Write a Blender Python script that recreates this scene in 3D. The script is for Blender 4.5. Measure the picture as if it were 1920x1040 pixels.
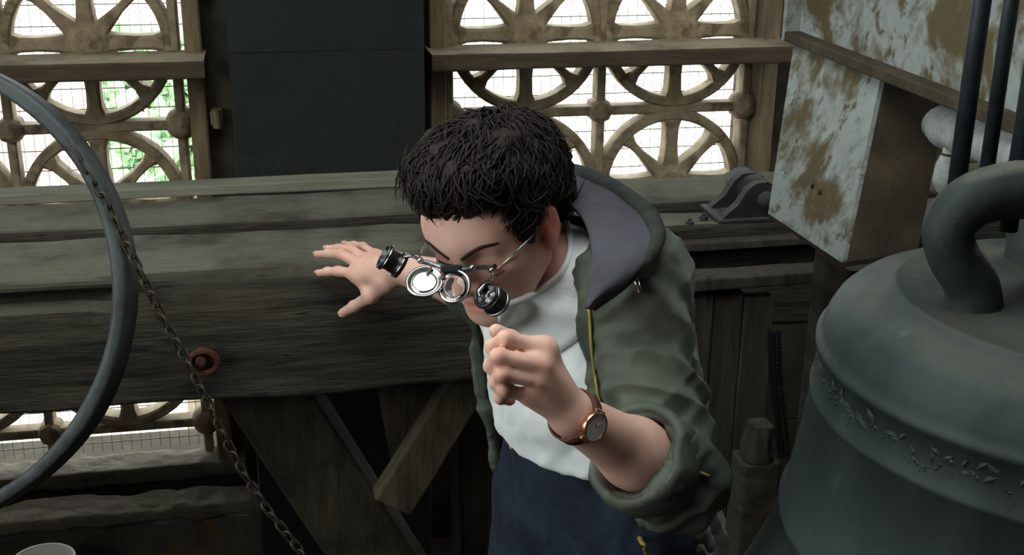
import bpy, math, random
import numpy as np
from mathutils import Matrix, Vector
from mathutils.bvhtree import BVHTree

for o in list(bpy.data.objects):
    bpy.data.objects.remove(o)
scene = bpy.context.scene
COL = scene.collection
R = math.radians

# ---------------------------------------------------------------- camera
FPX = 2300.0
YAW, PITCH, ROLL = R(11.0), R(20.0), R(0.5)
CAM = np.array([0.0, 0.0, 1.95])
_r = np.array([math.cos(YAW), -math.sin(YAW), 0.0])
_f = np.array([math.sin(YAW) * math.cos(PITCH), math.cos(YAW) * math.cos(PITCH), -math.sin(PITCH)])
_u = np.cross(_r, _f)
CR = _r * math.cos(ROLL) + _u * math.sin(ROLL)
CU = _u * math.cos(ROLL) - _r * math.sin(ROLL)
CF = _f
cam_data = bpy.data.cameras.new('camera')
cam_data.sensor_width = 36.0
cam_data.lens = 36.0 * FPX / 1920.0
cam_data.clip_start = 0.02
cam = bpy.data.objects.new('camera', cam_data)
COL.objects.link(cam)
_m = np.eye(4)
_m[:3, 0] = CR; _m[:3, 1] = CU; _m[:3, 2] = -CF; _m[:3, 3] = CAM
cam.matrix_world = Matrix(_m.tolist())
scene.camera = cam

# ---------------------------------------------------------------- sky, exposure
world = bpy.data.worlds.new('sky')
scene.world = world
world.use_nodes = True
bg = world.node_tree.nodes['Background']
bg.inputs['Color'].default_value = (0.93, 1.0, 0.97, 1)
bg.inputs['Strength'].default_value = 4.5
scene.view_settings.view_transform = 'Standard'
scene.view_settings.look = 'None'
scene.view_settings.gamma = 1.0
scene.view_settings.use_curve_mapping = False
scene.view_settings.exposure = 0.4
scene.cycles.use_denoising = True
scene.cycles.max_bounces = 6

# ---------------------------------------------------------------- measuring helpers
# the photograph was measured in its 1920x1040 frame; these give real positions in metres
def ray(px, py):
    return CF + CR * ((px - 960.0) / FPX) + CU * ((520.0 - py) / FPX)
def P(px, py, d):
    return CAM + ray(px, py) * d
def onY(px, py, Y):
    v = ray(px, py); return CAM + v * (Y / v[1])
def onZ(px, py, Z):
    v = ray(px, py); return CAM + v * ((Z - CAM[2]) / v[2])
def onX(px, py, X):
    v = ray(px, py); return CAM + v * (X / v[0])
def A(*v):
    return np.array(v, dtype=float)
def unit(v):
    v = np.asarray(v, float); return v / (np.linalg.norm(v) + 1e-12)

# ---------------------------------------------------------------- numpy noise
def _hash(ix, iy, iz, seed):
    h = (ix * 374761393 + iy * 668265263 + iz * 2147483647 + seed * 974711) & 0xFFFFFFFF
    h = ((h ^ (h >> 13)) * 1274126177) & 0xFFFFFFFF
    h = h ^ (h >> 16)
    return (h & 0xFFFF) / 65535.0 * 2 - 1
def noise(p, seed=0):
    p = np.asarray(p, float)
    i = np.floor(p).astype(np.int64); f = p - i
    f = f * f * (3 - 2 * f)
    r = 0
    for dx in (0, 1):
        wx = f[:, 0] if dx else 1 - f[:, 0]
        for dy in (0, 1):
            wy = f[:, 1] if dy else 1 - f[:, 1]
            for dz in (0, 1):
                wz = f[:, 2] if dz else 1 - f[:, 2]
                r = r + wx * wy * wz * _hash(i[:, 0] + dx, i[:, 1] + dy, i[:, 2] + dz, seed)
    return r
def fbm(p, seed=0, n=3):
    r = 0; a = 1.0
    for k in range(n):
        r = r + a * noise(np.asarray(p) * (2 ** k) + 17.3 * k, seed + k); a *= 0.5
    return r

# ---------------------------------------------------------------- materials
def new_mat(name):
    m = bpy.data.materials.new(name); m.use_nodes = True
    nt = m.node_tree
    return m, nt, nt.nodes['Principled BSDF']
def lin(c):
    return tuple(((x / 255.0) / 12.92 if x / 255.0 <= 0.04045 else ((x / 255.0 + 0.055) / 1.055) ** 2.4) for x in c) + (1,)
def mat(name, c1, c2, scale=8.0, rough=0.8, bump=0.3, stretch=(1, 1, 1), metallic=0.0, c3=None, s3=3.0, t3=(0.55, 0.62),
        dust_toplit=None, dust_toplit_amt=0.0, detail=8.0, spec=0.3, bdist=0.01, attr=None, s3stretch=(1, 1, 1), c4=None, s4=20.0, t4=(0.6, 0.66)):
    """two-tone noise, optional patches c3/c4, optional dust on upward faces that also paints them as lit, bump"""
    m, nt, b = new_mat(name)
    N, L = nt.nodes, nt.links
    tc = N.new('ShaderNodeTexCoord')
    def mapped(s, st):
        mp = N.new('ShaderNodeMapping'); mp.inputs['Scale'].default_value = tuple(s * k for k in st)
        L.new(tc.outputs['Object'], mp.inputs['Vector']); return mp
    def nz(s, st, det=detail, dist=0.0):
        n = N.new('ShaderNodeTexNoise'); n.inputs['Scale'].default_value = 1.0
        n.inputs['Detail'].default_value = det; n.inputs['Roughness'].default_value = 0.62
        n.inputs['Distortion'].default_value = dist
        L.new(mapped(s, st).outputs[0], n.inputs['Vector']); return n
    def ramp(src, a, c):
        r = N.new('ShaderNodeMapRange'); r.inputs[1].default_value = a; r.inputs[2].default_value = c
        r.interpolation_type = 'SMOOTHSTEP'
        L.new(src, r.inputs[0]); return r.outputs[0]
    def mix(fac, a, c):
        x = N.new('ShaderNodeMix'); x.data_type = 'RGBA'
        if isinstance(fac, float): x.inputs[0].default_value = fac
        else: L.new(fac, x.inputs[0])
        for k, v in ((6, a), (7, c)):
            if isinstance(v, tuple): x.inputs[k].default_value = v
            else: L.new(v, x.inputs[k])
        return x.outputs[2]
    n1 = nz(scale, stretch)
    col = mix(ramp(n1.outputs[0], 0.32, 0.68), lin(c1), lin(c2))
    if attr:
        at = N.new('ShaderNodeAttribute'); at.attribute_name = attr
        x = N.new('ShaderNodeMix'); x.data_type = 'RGBA'; x.blend_type = 'MULTIPLY'; x.inputs[0].default_value = 1.0
        L.new(col, x.inputs[6]); L.new(at.outputs['Color'], x.inputs[7]); col = x.outputs[2]
    rsock = None
    if c3:
        n3 = nz(s3, s3stretch, 10.0, 0.3)
        f3 = ramp(n3.outputs[0], *t3)
        col = mix(f3, col, lin(c3))
    if c4:
        n4 = nz(s4, s3stretch, 6.0, 0.2)
        col = mix(ramp(n4.outputs[0], *t4), col, lin(c4))
    if dust_toplit:
        g = N.new('ShaderNodeNewGeometry'); sp = N.new('ShaderNodeSeparateXYZ'); L.new(g.outputs['Normal'], sp.inputs[0])
        up = ramp(sp.outputs[2], 0.72, 0.98)  # besides dust, this tone brightens upward faces as light from above would
        nd = nz(scale * 0.7, (1, 1, 1))
        mu = N.new('ShaderNodeMath'); mu.operation = 'MULTIPLY'; L.new(up, mu.inputs[0])
        L.new(ramp(nd.outputs[0], 0.25, 0.6), mu.inputs[1])
        m2 = N.new('ShaderNodeMath'); m2.operation = 'MULTIPLY'; L.new(mu.outputs[0], m2.inputs[0]); m2.inputs[1].default_value = dust_toplit_amt
        col = mix(m2.outputs[0], col, lin(dust_toplit))
    L.new(col, b.inputs['Base Color'])
    b.inputs['Roughness'].default_value = rough
    b.inputs['Metallic'].default_value = metallic
    b.inputs['Specular IOR Level'].default_value = spec
    if bump:
        nb = nz(scale * 2.2, stretch)
        bp = N.new('ShaderNodeBump'); bp.inputs['Strength'].default_value = bump; bp.inputs['Distance'].default_value = bdist
        L.new(nb.outputs[0], bp.inputs['Height']); L.new(bp.outputs[0], b.inputs['Normal'])
    return m

M = {}
M['beam'] = mat('beam_wood', (45, 41, 33), (71, 66, 54), 7, 0.9, 1.0, (0.8, 7, 7), dust_toplit=(128, 127, 111), dust_toplit_amt=0.78, c3=(30, 28, 23), s3=6, t3=(0.52, 0.66), s3stretch=(0.6, 5, 5), c4=(34, 32, 27), s4=20, t4=(0.60, 0.68), bdist=0.02)  # dust colour also keeps the beam top looking lit against its front
M['brace_shaded'] = mat('shaded_brace_wood', (42, 38, 29), (62, 56, 43), 7, 0.9, 0.6, (3, 3, 0.7), c3=(32, 29, 24), s3=5, t3=(0.5, 0.65), dust_toplit=(104, 94, 70), dust_toplit_amt=0.4)  # darker copy of the brace wood, shade under the beam painted in
M['brace'] = mat('lit_brace_wood', (54, 48, 36), (82, 74, 55), 7, 0.9, 0.6, (3, 3, 0.7), c3=(44, 40, 32), s3=5, t3=(0.5, 0.65), dust_toplit=(140, 130, 100), dust_toplit_amt=0.4)  # lighter copy, paints the second brace and the gusset as lit
M['post'] = mat('post_wood', (44, 40, 33), (68, 62, 51), 7, 0.9, 0.7, (5, 5, 0.5), c3=(34, 31, 26), s3=4, t3=(0.55, 0.66), s3stretch=(4, 4, .4))
M['plank'] = mat('plank_wood', (96, 96, 84), (122, 120, 106), 6, 0.9, 0.4, (0.5, 5, 5))
M['tracery'] = mat('tracery_iron', (122, 106, 84), (150, 134, 108), 22, 0.85, 0.5, c3=(98, 82, 62), s3=14, t3=(0.5, 0.65), dust_toplit=(176, 164, 140), dust_toplit_amt=0.6)
M['rail'] = mat('rail_wood', (60, 50, 38), (80, 68, 52), 8, 0.9, 0.5, (0.6, 4, 4), dust_toplit=(170, 156, 132), dust_toplit_amt=0.8)  # pale dust over dark wood, also painting a lit top and shaded front
M['frame'] = mat('frame_wood', (96, 80, 60), (124, 106, 82), 9, 0.9, 0.4, (4, 4, 0.7))
M['pier'] = mat('pier_paint', (21, 26, 26), (28, 33, 32), 5, 0.85, 0.35, c3=(42, 47, 46), s3=11, t3=(0.62, 0.75))
M['plaster'] = mat('wall_masonry', (66, 62, 54), (88, 83, 73), 5, 0.92, 0.8, c3=(120, 90, 40), s3=4.5, t3=(0.52, 0.66), dust_toplit=(190, 184, 170), dust_toplit_amt=0.8, bdist=0.02)
M['darkwall'] = mat('dark_masonry', (52, 46, 37), (70, 63, 52), 6, 0.92, 0.6, c3=(40, 36, 30), s3=4, t3=(0.5, 0.65))
M['stone'] = mat('sill_stone', (84, 77, 64), (108, 101, 86), 10, 0.9, 0.9, dust_toplit=(128, 122, 108), dust_toplit_amt=0.5, bdist=0.02)
M['floor'] = mat('floor_wood', (52, 46, 38), (76, 70, 60), 4, 0.9, 0.5, (6, 0.6, 6))
M['bell'] = mat('bell_bronze', (33, 42, 41), (46, 55, 53), 7, 0.62, 0.35, (1, 1, 0.35), metallic=0.15, c3=(26, 36, 38), s3=5, t3=(0.45, 0.7), dust_toplit=(86, 88, 78), dust_toplit_amt=0.6, c4=(70, 80, 77), s4=26, t4=(0.62, 0.74), s3stretch=(1, 1, 0.4), bdist=0.006)
M['canon'] = mat('canon_bronze', (34, 42, 42), (46, 54, 53), 12, 0.65, 0.4, metallic=0.15, dust_toplit=(140, 140, 124), dust_toplit_amt=0.5)
M['whitesteel'] = mat('rusty_white_paint', (126, 134, 131), (144, 150, 146), 8, 0.7, 0.5, c3=(78, 67, 43), s3=8, t3=(0.43, 0.57), c4=(78, 68, 46), s4=28, t4=(0.53, 0.66), s3stretch=(1, 1, 1.0))
M['rust'] = mat('rusty_steel', (48, 40, 28), (68, 57, 40), 12, 0.85, 0.5, c3=(46, 37, 27), s3=9, t3=(0.5, 0.62))
M['rustred'] = mat('red_rust', (66, 38, 28), (84, 52, 38), 40, 0.9, 0.5)
M['iron'] = mat('dark_iron', (40, 42, 41), (56, 58, 56), 20, 0.6, 0.3, metallic=0.3, dust_toplit=(110, 108, 100), dust_toplit_amt=0.5)
M['blackiron'] = mat('black_iron', (34, 40, 46), (46, 52, 58), 20, 0.5, 0.2, metallic=0.3)
M['hoop'] = mat('hoop_metal', (54, 60, 62), (70, 76, 77), 14, 0.55, 0.3, metallic=0.3, c3=(46, 46, 44), s3=10, t3=(0.52, 0.66))
M['chain'] = mat('chain_iron', (52, 46, 40), (80, 72, 62), 40, 0.7, 0.3, metallic=0.4)
M['rope'] = mat('pale_rope', (142, 148, 148), (164, 168, 166), 60, 0.9, 0.4)
M['skin'] = mat('skin', (214, 168, 150), (224, 180, 162), 30, 0.55, 0.15, attr='tint', bdist=0.002)
M['hair'] = mat('dark_hair', (22, 17, 15), (38, 29, 24), 60, 0.6, 0.3, spec=0.25)
M['shirt'] = mat('white_cotton', (230, 236, 238), (238, 242, 243), 20, 0.9, 0.25, c3=(140, 142, 138), s3=9.0, t3=(0.62, 0.74))
M['jacket'] = mat('olive_jacket', (66, 72, 63), (84, 90, 78), 9, 0.62, 0.3, c3=(104, 111, 94), s3=5, t3=(0.55, 0.75), spec=0.4)
M['lining'] = mat('grey_lining', (56, 56, 63), (70, 70, 77), 12, 0.85, 0.3)
M['rim'] = mat('dark_binding', (36, 40, 38), (50, 54, 50), 30, 0.9, 0.5)
M['jeans'] = mat('blue_denim', (25, 32, 46), (38, 48, 64), 12, 0.85, 0.4, c3=(62, 76, 96), s3=4, t3=(0.58, 0.72))
M['yellow'] = mat('yellow_zip', (160, 140, 56), (180, 158, 70), 80, 0.7, 0.3)
M['chrome'] = mat('chrome', (190, 192, 190), (204, 204, 200), 30, 0.2, 0.0, metallic=1.0)
M['steelblue'] = mat('brushed_steel', (110, 122, 124), (140, 150, 150), 60, 0.35, 0.1, metallic=0.8)
M['copper'] = mat('rose_gold', (196, 140, 112), (206, 152, 124), 40, 0.25, 0.0, metallic=0.9)
M['black'] = mat('black_plastic', (18, 19, 21), (26, 27, 29), 40, 0.3, 0.05, spec=0.5)
M['leather'] = mat('brown_leather', (84, 50, 36), (104, 64, 46), 60, 0.6, 0.3)
M['dial'] = mat('white_dial', (240, 243, 238), (246, 248, 244), 20, 0.25, 0.0, spec=0.6)
M['enamel'] = mat('white_enamel', (214, 216, 212), (226, 226, 222), 12, 0.35, 0.05)
M['mesh'] = mat('mesh_wire', (84, 80, 72), (104, 98, 88), 30, 0.6, 0.0)
M['leaf'] = mat('leaf_green', (146, 184, 136), (170, 202, 158), 2.5, 0.8, 0.0)
M['bark'] = mat('bark', (92, 80, 64), (116, 102, 84), 4, 0.9, 0.3)
M['pave'] = mat('pavement', (196, 192, 186), (212, 208, 202), 0.4, 0.9, 0.0)
M['brick_r'] = mat('roof_red', (206, 150, 140), (216, 168, 156), 2.0, 0.9, 0.0)
M['shoe'] = mat('shoe_leather', (46, 40, 36), (58, 52, 46), 20, 0.7, 0.2)
def glass_mat():
    m, nt, b = new_mat('lens_glass')
    b.inputs['Base Color'].default_value = (0.95, 0.97, 0.97, 1)
    b.inputs['Roughness'].default_value = 0.03
    b.inputs['Transmission Weight'].default_value = 1.0
    b.inputs['IOR'].default_value = 1.45
    return m
M['glass'] = glass_mat()
M['mirror'] = mat('silvered_lens', (222, 226, 224), (234, 236, 234), 12, 0.12, 0.0, metallic=0.9)

# ---------------------------------------------------------------- object helpers
def tag(o, label=None, cat=None, group=None, kind=None):
    if label: o['label'] = label
    if cat: o['category'] = cat
    if group: o['group'] = group
    if kind: o['kind'] = kind
    return o
def empty(name, loc, label=None, cat=None, group=None, kind=None):
    o = bpy.data.objects.new(name, None); COL.objects.link(o)
    o.location = tuple(loc); o.empty_display_size = 0.05
    return tag(o, label, cat, group, kind)
def base_of(o):
    v = np.zeros(3)
    while o is not None:
        v += np.array(o.location); o = o.parent
    return v
def obj(name, V, F, material, parent=None, smooth=False, base=None):
    """V in world metres"""
    V = np.asarray(V, float)
    if base is None:
        base = np.array([0., 0., 0.]) if parent is not None else np.array([V[:, 0].mean(), V[:, 1].mean(), V[:, 2].min()])
    if parent is not None:
        off = base_of(parent); loc = (0, 0, 0)
    else:
        off = np.asarray(base, float); loc = tuple(off)
    me = bpy.data.meshes.new(name)
    me.from_pydata((V - off).tolist(), [], [tuple(int(i) for i in f) for f in F])
    me.validate(); me.update()
    if smooth:
        me.polygons.foreach_set('use_smooth', [True] * len(me.polygons))
    if material is not None:
        me.materials.append(M[material] if isinstance(material, str) else material)
    o = bpy.data.objects.new(name, me); COL.objects.link(o)
    o.location = loc
    if parent is not None: o.parent = parent
    return o
def join(*parts):
    V, F, n = [], [], 0
    for v, f in parts:
        v = np.asarray(v, float); V.append(v)
        F += [tuple(i + n for i in q) for q in f]; n += len(v)
    return np.vstack(V), F
def box(x0, x1, y0, y1, z0, z1, bev=0.004):
    """chamfered box"""
    c = A((x0 + x1) / 2, (y0 + y1) / 2, (z0 + z1) / 2); h = A(x1 - x0, y1 - y0, z1 - z0) / 2
    return obox(c, np.eye(3), h, bev)
def obox(c, ax, h, bev=0.004):
    b = min(bev, min(h) * 0.45)
    V, idx = [], {}
    for sx in (-1, 1):
        for sy in (-1, 1):
            for sz in (-1, 1):
                for k in range(3):
                    p = np.array([sx, sy, sz]) * (np.asarray(h) - b)
                    p[k] += (sx, sy, sz)[k] * b
                    idx[(sx, sy, sz, k)] = len(V); V.append(p)
    F = []
    for k in range(3):
        a, e = [(1, 2), (2, 0), (0, 1)][k]
        for s in (-1, 1):
            q = []
            for (i, j) in ((-1, -1), (1, -1), (1, 1), (-1, 1)):
                t = [0, 0, 0]; t[k] = s; t[a] = i; t[e] = j
                q.append(idx[tuple(t) + (k,)])
            F.append(q if s > 0 else q[::-1])
    for k in range(3):                                   # edge strips
        a, e = [(1, 2), (2, 0), (0, 1)][k]
        for i in (-1, 1):
            for j in (-1, 1):
                t0 = [0, 0, 0]; t0[a] = i; t0[e] = j
                t1 = list(t0); t0[k] = -1; t1[k] = 1
                q = [idx[tuple(t0) + (a,)], idx[tuple(t1) + (a,)], idx[tuple(t1) + (e,)], idx[tuple(t0) + (e,)]]
                F.append(q if i * j < 0 else q[::-1])
    for sx in (-1, 1):
        for sy in (-1, 1):
            for sz in (-1, 1):
                q = [idx[(sx, sy, sz, k)] for k in range(3)]
                F.append(q if sx * sy * sz > 0 else q[::-1])
    V = np.array(V) @ np.asarray(ax) + np.asarray(c)
    return V, F
def loft(rings, closed=True, cap=True):
    """rings: list of (n,3)"""
    n = len(rings[0]); V = np.vstack(rings); F = []
    m = n if closed else n - 1
    for i in range(len(rings) - 1):
        for j in range(m):
            k = (j + 1) % n
            F.append((i * n + j, i * n + k, (i + 1) * n + k, (i + 1) * n + j))
    if cap and closed:
        F.append(tuple(range(n))[::-1]); F.append(tuple((len(rings) - 1) * n + j for j in range(n)))
    return V, F
def tube(pts, r, sides=10, cap=True, flat=1.0):
    pts = [np.asarray(p, float) for p in pts]; n = len(pts)
    rs = r if hasattr(r, '__len__') else [r] * n
    rings = []; prev = None
    for i in range(n):
        t = unit(pts[min(i + 1, n - 1)] - pts[max(i - 1, 0)])
        if prev is None:
            a = A(0, 0, 1) if abs(t[2]) < 0.9 else A(1, 0, 0)
            prev = unit(np.cross(t, a))
        x = unit(prev - t * (prev @ t)); y = np.cross(t, x); prev = x
        ang = np.linspace(0, 2 * math.pi, sides, endpoint=False)
        rings.append(pts[i] + rs[i] * (np.outer(np.cos(ang), x) + flat * np.outer(np.sin(ang), y)))
    return loft(rings, True, cap)
def spline(pts, n=8):
    """Catmull-Rom through rows of any width"""
    p = np.asarray(pts, float); out = []
    q = np.vstack([2 * p[0] - p[1], p, 2 * p[-1] - p[-2]])
    for i in range(1, len(q) - 2):
        for t in np.linspace(0, 1, n, endpoint=False):
            a, b, c, d = q[i - 1], q[i], q[i + 1], q[i + 2]
            out.append(0.5 * (2 * b + (c - a) * t + (2 * a - 5 * b + 4 * c - d) * t * t + (3 * b - a - 3 * c + d) * t ** 3))
    out.append(p[-1]); return np.array(out)
def lathe(c, prof, n=64, cap=False, axis=None, xa=None):
    """prof: rows of (r, z)"""
    ax = A(0, 0, 1) if axis is None else unit(axis)
    a = (A(1, 0, 0) if abs(ax[0]) < 0.9 else A(0, 1, 0)) if xa is None else xa
    x = unit(np.cross(ax, a)); y = np.cross(ax, x)
    ang = np.linspace(0, 2 * math.pi, n, endpoint=False)
    rings = [np.asarray(c) + r * (np.outer(np.cos(ang), x) + np.outer(np.sin(ang), y)) + ax * z for r, z in prof]
    return loft(rings, True, cap)
def timber(a, b, side, w, h, rad=0.012, amp=0.004, seed=0, step=0.03, hook=None, nfreq=(3, 14), k=7):
    """worn squared timber from a to b, cross axis `side` (width w), other axis height h"""
    a = np.asarray(a, float); b = np.asarray(b, float); t = unit(b - a); L = np.linalg.norm(b - a)
    s = unit(np.asarray(side, float) - t * (np.asarray(side, float) @ t)); u = np.cross(s, t)
    u = u if u[2] >= 0 else -u
    sec = []
    for cx, cy, a0 in ((1, 1, 0), (-1, 1, 90), (-1, -1, 180), (1, -1, 270)):
        for q in np.linspace(0, 90, 4):
            an = R(a0 + q)
            sec.append((cx * (w / 2 - rad) + rad * math.cos(an), cy * (h / 2 - rad) + rad * math.sin(an)))
        nx, ny = {(1, 1): (-1, 1), (-1, 1): (-1, -1), (-1, -1): (1, -1), (1, -1): (1, 1)}[(cx, cy)]
        p0 = sec[-1]; an = R(a0 + 90)
        p1 = (nx * (w / 2 - rad) + rad * math.cos(an), ny * (h / 2 - rad) + rad * math.sin(an))
        for q in range(1, k):
            sec.append((p0[0] + (p1[0] - p0[0]) * q / k, p0[1] + (p1[1] - p0[1]) * q / k))
    sec = np.array(sec); n = max(2, int(L / step)); rings = []
    for i in range(n + 1):
        d = L * i / n
        P3 = a + t * d + np.outer(sec[:, 0], s) + np.outer(sec[:, 1], u)
        q = np.column_stack([np.full(len(sec), d * nfreq[0]), sec[:, 0] * nfreq[1], sec[:, 1] * nfreq[1]])
        out = np.outer(sec[:, 0] / (w / 2), s) + np.outer(sec[:, 1] / (h / 2), u)
        P3 = P3 + out * (amp * fbm(q, seed, 3))[:, None]
        rings.append(P3)
    V, F = loft(rings)
    if hook is not None: V = hook(V)
    return V, F

# ================================================================ THE SETTING
D = 3.10                     # inner face of the traceried wall
CELL = 0.407; ROWH = 0.4135
ZB = 1.2505                  # height of the bar between the upper and the lower wheels

HX0, HX1, HY0, HY1 = -0.9, 0.7, 0.6, 1.9     # open hatch in the ceiling
# floor, ceiling and side walls; the other sides of the belfry are open above breast height
V, F = box(-2.2, 2.9, -2.2, 3.6, -0.15, 0.0)
tag(obj('floor', V, F, 'floor'), 'dark timber belfry floor under everything', 'floor', kind='structure')
V, F = join(box(-2.2, 2.9, -2.2, HY0, 3.0, 3.15), box(-2.2, 2.9, HY1, 3.6, 3.0, 3.15), box(-2.2, HX0, HY0, HY1, 3.0, 3.15), box(HX1, 2.9, HY0, HY1, 3.0, 3.15))
tag(obj('ceiling', V, F, 'floor'), 'dark timber belfry ceiling with a wide open hatch', 'ceiling', kind='structure')
parts = [box(-2.2, -2.0, -2.2, 3.2, 0, 1.45), box(-2.2, -2.0, -2.2, -0.2, 1.45, 3.0), box(-2.2, -2.0, 1.8, 3.2, 1.45, 3.0)]
tag(obj('wall_left', *join(*parts), 'plaster'), 'masonry side wall with tall open bays', 'wall', kind='structure')
parts = [box(2.7, 2.9, -2.2, 3.2, 0, 1.5), box(2.7, 2.9, -2.2, 1.4, 1.5, 3.0), box(2.7, 2.9, 2.7, 3.2, 1.5, 3.0)]
tag(obj('wall_right', *join(*parts), 'plaster'), 'masonry side wall beyond the bell with open bays', 'wall', kind='structure')
parts = [box(-2.0, 2.7, -2.2, -2.0, 0, 3.0)]
tag(obj('wall_front', *join(*parts), 'plaster'), 'solid masonry wall behind the viewer', 'wall', kind='structure')

# the traceried wall: solid parapet, piers and lintel around two openings
XL0, XL1 = -1.905, -0.185    # left opening
XR0, XR1 = 0.392, 1.300      # right opening
Z0 = 0.315
wb = [box(-2.2, 2.9, D, D + 0.25, 0, Z0 - 0.02), box(-2.2, XL0, D, D + 0.25, Z0 - 0.02, 3.0),
      box(XL1, XR0, D, D + 0.25, Z0 - 0.02, 3.0), box(XR1, 2.9, D, D + 0.25, Z0 - 0.02, 3.0),
      box(XL0, XL1, D, D + 0.25, 2.55, 3.0), box(XR0, XR1, D, D + 0.25, 2.55, 3.0)]
wall = tag(obj('wall_back', *join(*wb), 'darkwall'), 'masonry wall holding the traceried window openings', 'wall', kind='structure')

def rough_box(x0, x1, y0, y1, z0, z1, amp, seed):
    return timber((x0, (y0 + y1) / 2, (z0 + z1) / 2), (x1, (y0 + y1) / 2, (z0 + z1) / 2), (0, 1, 0), y1 - y0, z1 - z0, 0.012, amp, seed, 0.02, nfreq=(16, 20))
tag(obj('trim_1', *rough_box(-2.0, -0.14, 3.045, D + 0.05, 0.290, 0.335, 0.004, 3), 'stone'), 'pale crumbling stone sill under the left window', 'sill', kind='structure')
tag(obj('trim_2', *rough_box(-2.0, -0.06, 2.88, 2.99, 0.262, 0.300, 0.007, 4), 'stone'), 'dusty rubble ledge below the window sill', 'ledge', kind='structure')
V, F = timber((-2.0, 2.94, 0.130), (-0.05, 2.94, 0.130), (0, 1, 0), 0.09, 0.26, 0.02, 0.012, 8, 0.025, nfreq=(8, 12))
tag(obj('wall_parapet', V, F, 'plaster'), 'stained ochre masonry parapet below the dusty ledge', 'wall', kind='structure')

# ---------------------------------------------------------------- wheel tracery windows
def wheel_mesh():
    """one wheel tracery roundel about the origin in the XZ plane, depth along Y"""
    Ro, Ri, dep, ch = 0.2025, 0.175, 0.030, 0.006
    n = 48; rings = []
    for r, y in ((Ri, -dep + ch), (Ri + ch, -dep), (Ro - ch, -dep), (Ro, -dep + ch), (Ro, dep - ch), (Ro - ch, dep), (Ri + ch, dep), (Ri, dep - ch)):
        an = np.linspace(0, 2 * math.pi, n, endpoint=False)
        rings.append(np.column_stack([r * np.cos(an), np.full(n, y), r * np.sin(an)]))
    rings.append(rings[0].copy())
    ps = [loft(rings, True, False)]
    for k in range(8):
        an = k * math.pi / 4
        d = A(math.cos(an), 0, math.sin(an)); s = A(-math.sin(an), 0, math.cos(an))
        w0, w1, w2 = (0.022, 0.0165, 0.020) if k % 2 == 0 else (0.019, 0.0105, 0.017)
        rr = []
        for r, w in ((0.035, w0 + 0.004), (0.07, w0 * 0.9), (0.115, w1), (0.155, w1 * 1.1), (0.178, w2 * 1.3)):
            c = d * r
            q = [(-1, -1), (-0.6, -1.25), (0.6, -1.25), (1, -1), (1, 1), (-1, 1)]
            rr.append(np.array([c + s * w * a + A(0, 1, 0) * 0.024 * b for a, b in q]))
        ps.append(loft(rr))
    ps.append(lathe((0, 0, 0), [(0.001, -0.04), (0.035, -0.04), (0.052, -0.03), (0.052, 0.03), (0.001, 0.03)], 24, False, (0, 1, 0)))
    return join(*ps)
def boss_mesh():
    return lathe((0, 0, 0), [(0.001, -0.05), (0.016, -0.048), (0.028, -0.04), (0.034, -0.025), (0.034, 0.02), (0.02, 0.032), (0.001, 0.032)], 8, False, (0, 1, 0))
def ball_mesh():
    return lathe((0, 0, 0), [(0.001, -0.055), (0.018, -0.052), (0.033, -0.036), (0.041, -0.012), (0.041, 0.012), (0.03, 0.035), (0.001, 0.045)], 14, False, (0, 1, 0))
WHEEL = wheel_mesh(); BOSS = boss_mesh(); BALL = ball_mesh()
SHARED = {}
def shared_child(name, key, VF, material, parent, loc, smooth=False):
    if key not in SHARED:
        me = bpy.data.meshes.new(name); me.from_pydata(np.asarray(VF[0]).tolist(), [], [tuple(int(i) for i in f) for f in VF[1]])
        me.update(); me.materials.append(M[material])
        if smooth: me.polygons.foreach_set('use_smooth', [True] * len(me.polygons))
        SHARED[key] = me
    o = bpy.data.objects.new(name, SHARED[key]); COL.objects.link(o); o.parent = parent
    o.location = tuple(np.asarray(loc) - base_of(parent)); return o
def window(name, mull, x0, x1, label):
    YW = D + 0.045
    w = empty(name, ((x0 + x1) / 2, YW, Z0), label, 'window', kind='structure')
    ztop = 2.50
    rows = [ZB - 2 * ROWH + ROWH * k for k in range(0, 5)]           # bars
    # frame
    obj('frame', *join(box(x0 - 0.012, x0 + 0.03, D - 0.035, D + 0.12, Z0, ztop), box(x1 - 0.03, x1 + 0.012, D - 0.035, D + 0.12, Z0, ztop),
                       box(x0, x1, D - 0.01, D + 0.12, ztop, ztop + 0.05)), 'frame', w)
    for x in mull:
        obj('mullion', *box(x - 0.0115, x + 0.0115, YW - 0.03, YW + 0.03, Z0 + 0.01, ztop), 'tracery', w)
    for z in rows:
        obj('crossbar', *box(x0 + 0.03, x1 - 0.03, YW - 0.026, YW + 0.026, z - 0.0125, z + 0.0125), 'tracery', w)
    for i in range(len(mull) - 1):
        for z in rows:
            if z + ROWH < ztop + 0.05:
                shared_child('wheel', 'wheel', WHEEL, 'tracery', w, ((mull[i] + mull[i + 1]) / 2, YW, z + ROWH / 2))
    for i, x in enumerate(mull):
        for z in rows:
            end = i in (0, len(mull) - 1)
            shared_child('boss', 'ball' if end else 'boss', BALL if end else BOSS, 'tracery', w, (x, YW, z), end)
    # wire mesh behind the tracery
    ps = []
    for z in np.arange(Z0 + 0.03, ztop, 0.052):
        ps.append(box(x0, x1, YW + 0.055, YW + 0.0575, z - 0.0013, z + 0.0013, 0.0004))
    for x in np.arange(x0 + 0.02, x1, 0.026):
        ps.append(box(x - 0.0007, x + 0.0007, YW + 0.058, YW + 0.060, Z0, ztop, 0.0003))
    obj('wire_mesh', *join(*ps), 'mesh', w)
    # ledge rail across the wheels
    obj('rail', *timber((x0 - 0.02, 3.032, 1.418), (x1 + 0.02, 3.032, 1.418), (0, 1, 0), 0.16, 0.042, 0.006, 0.002, 11, 0.03), 'rail', w)
    return w
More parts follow.
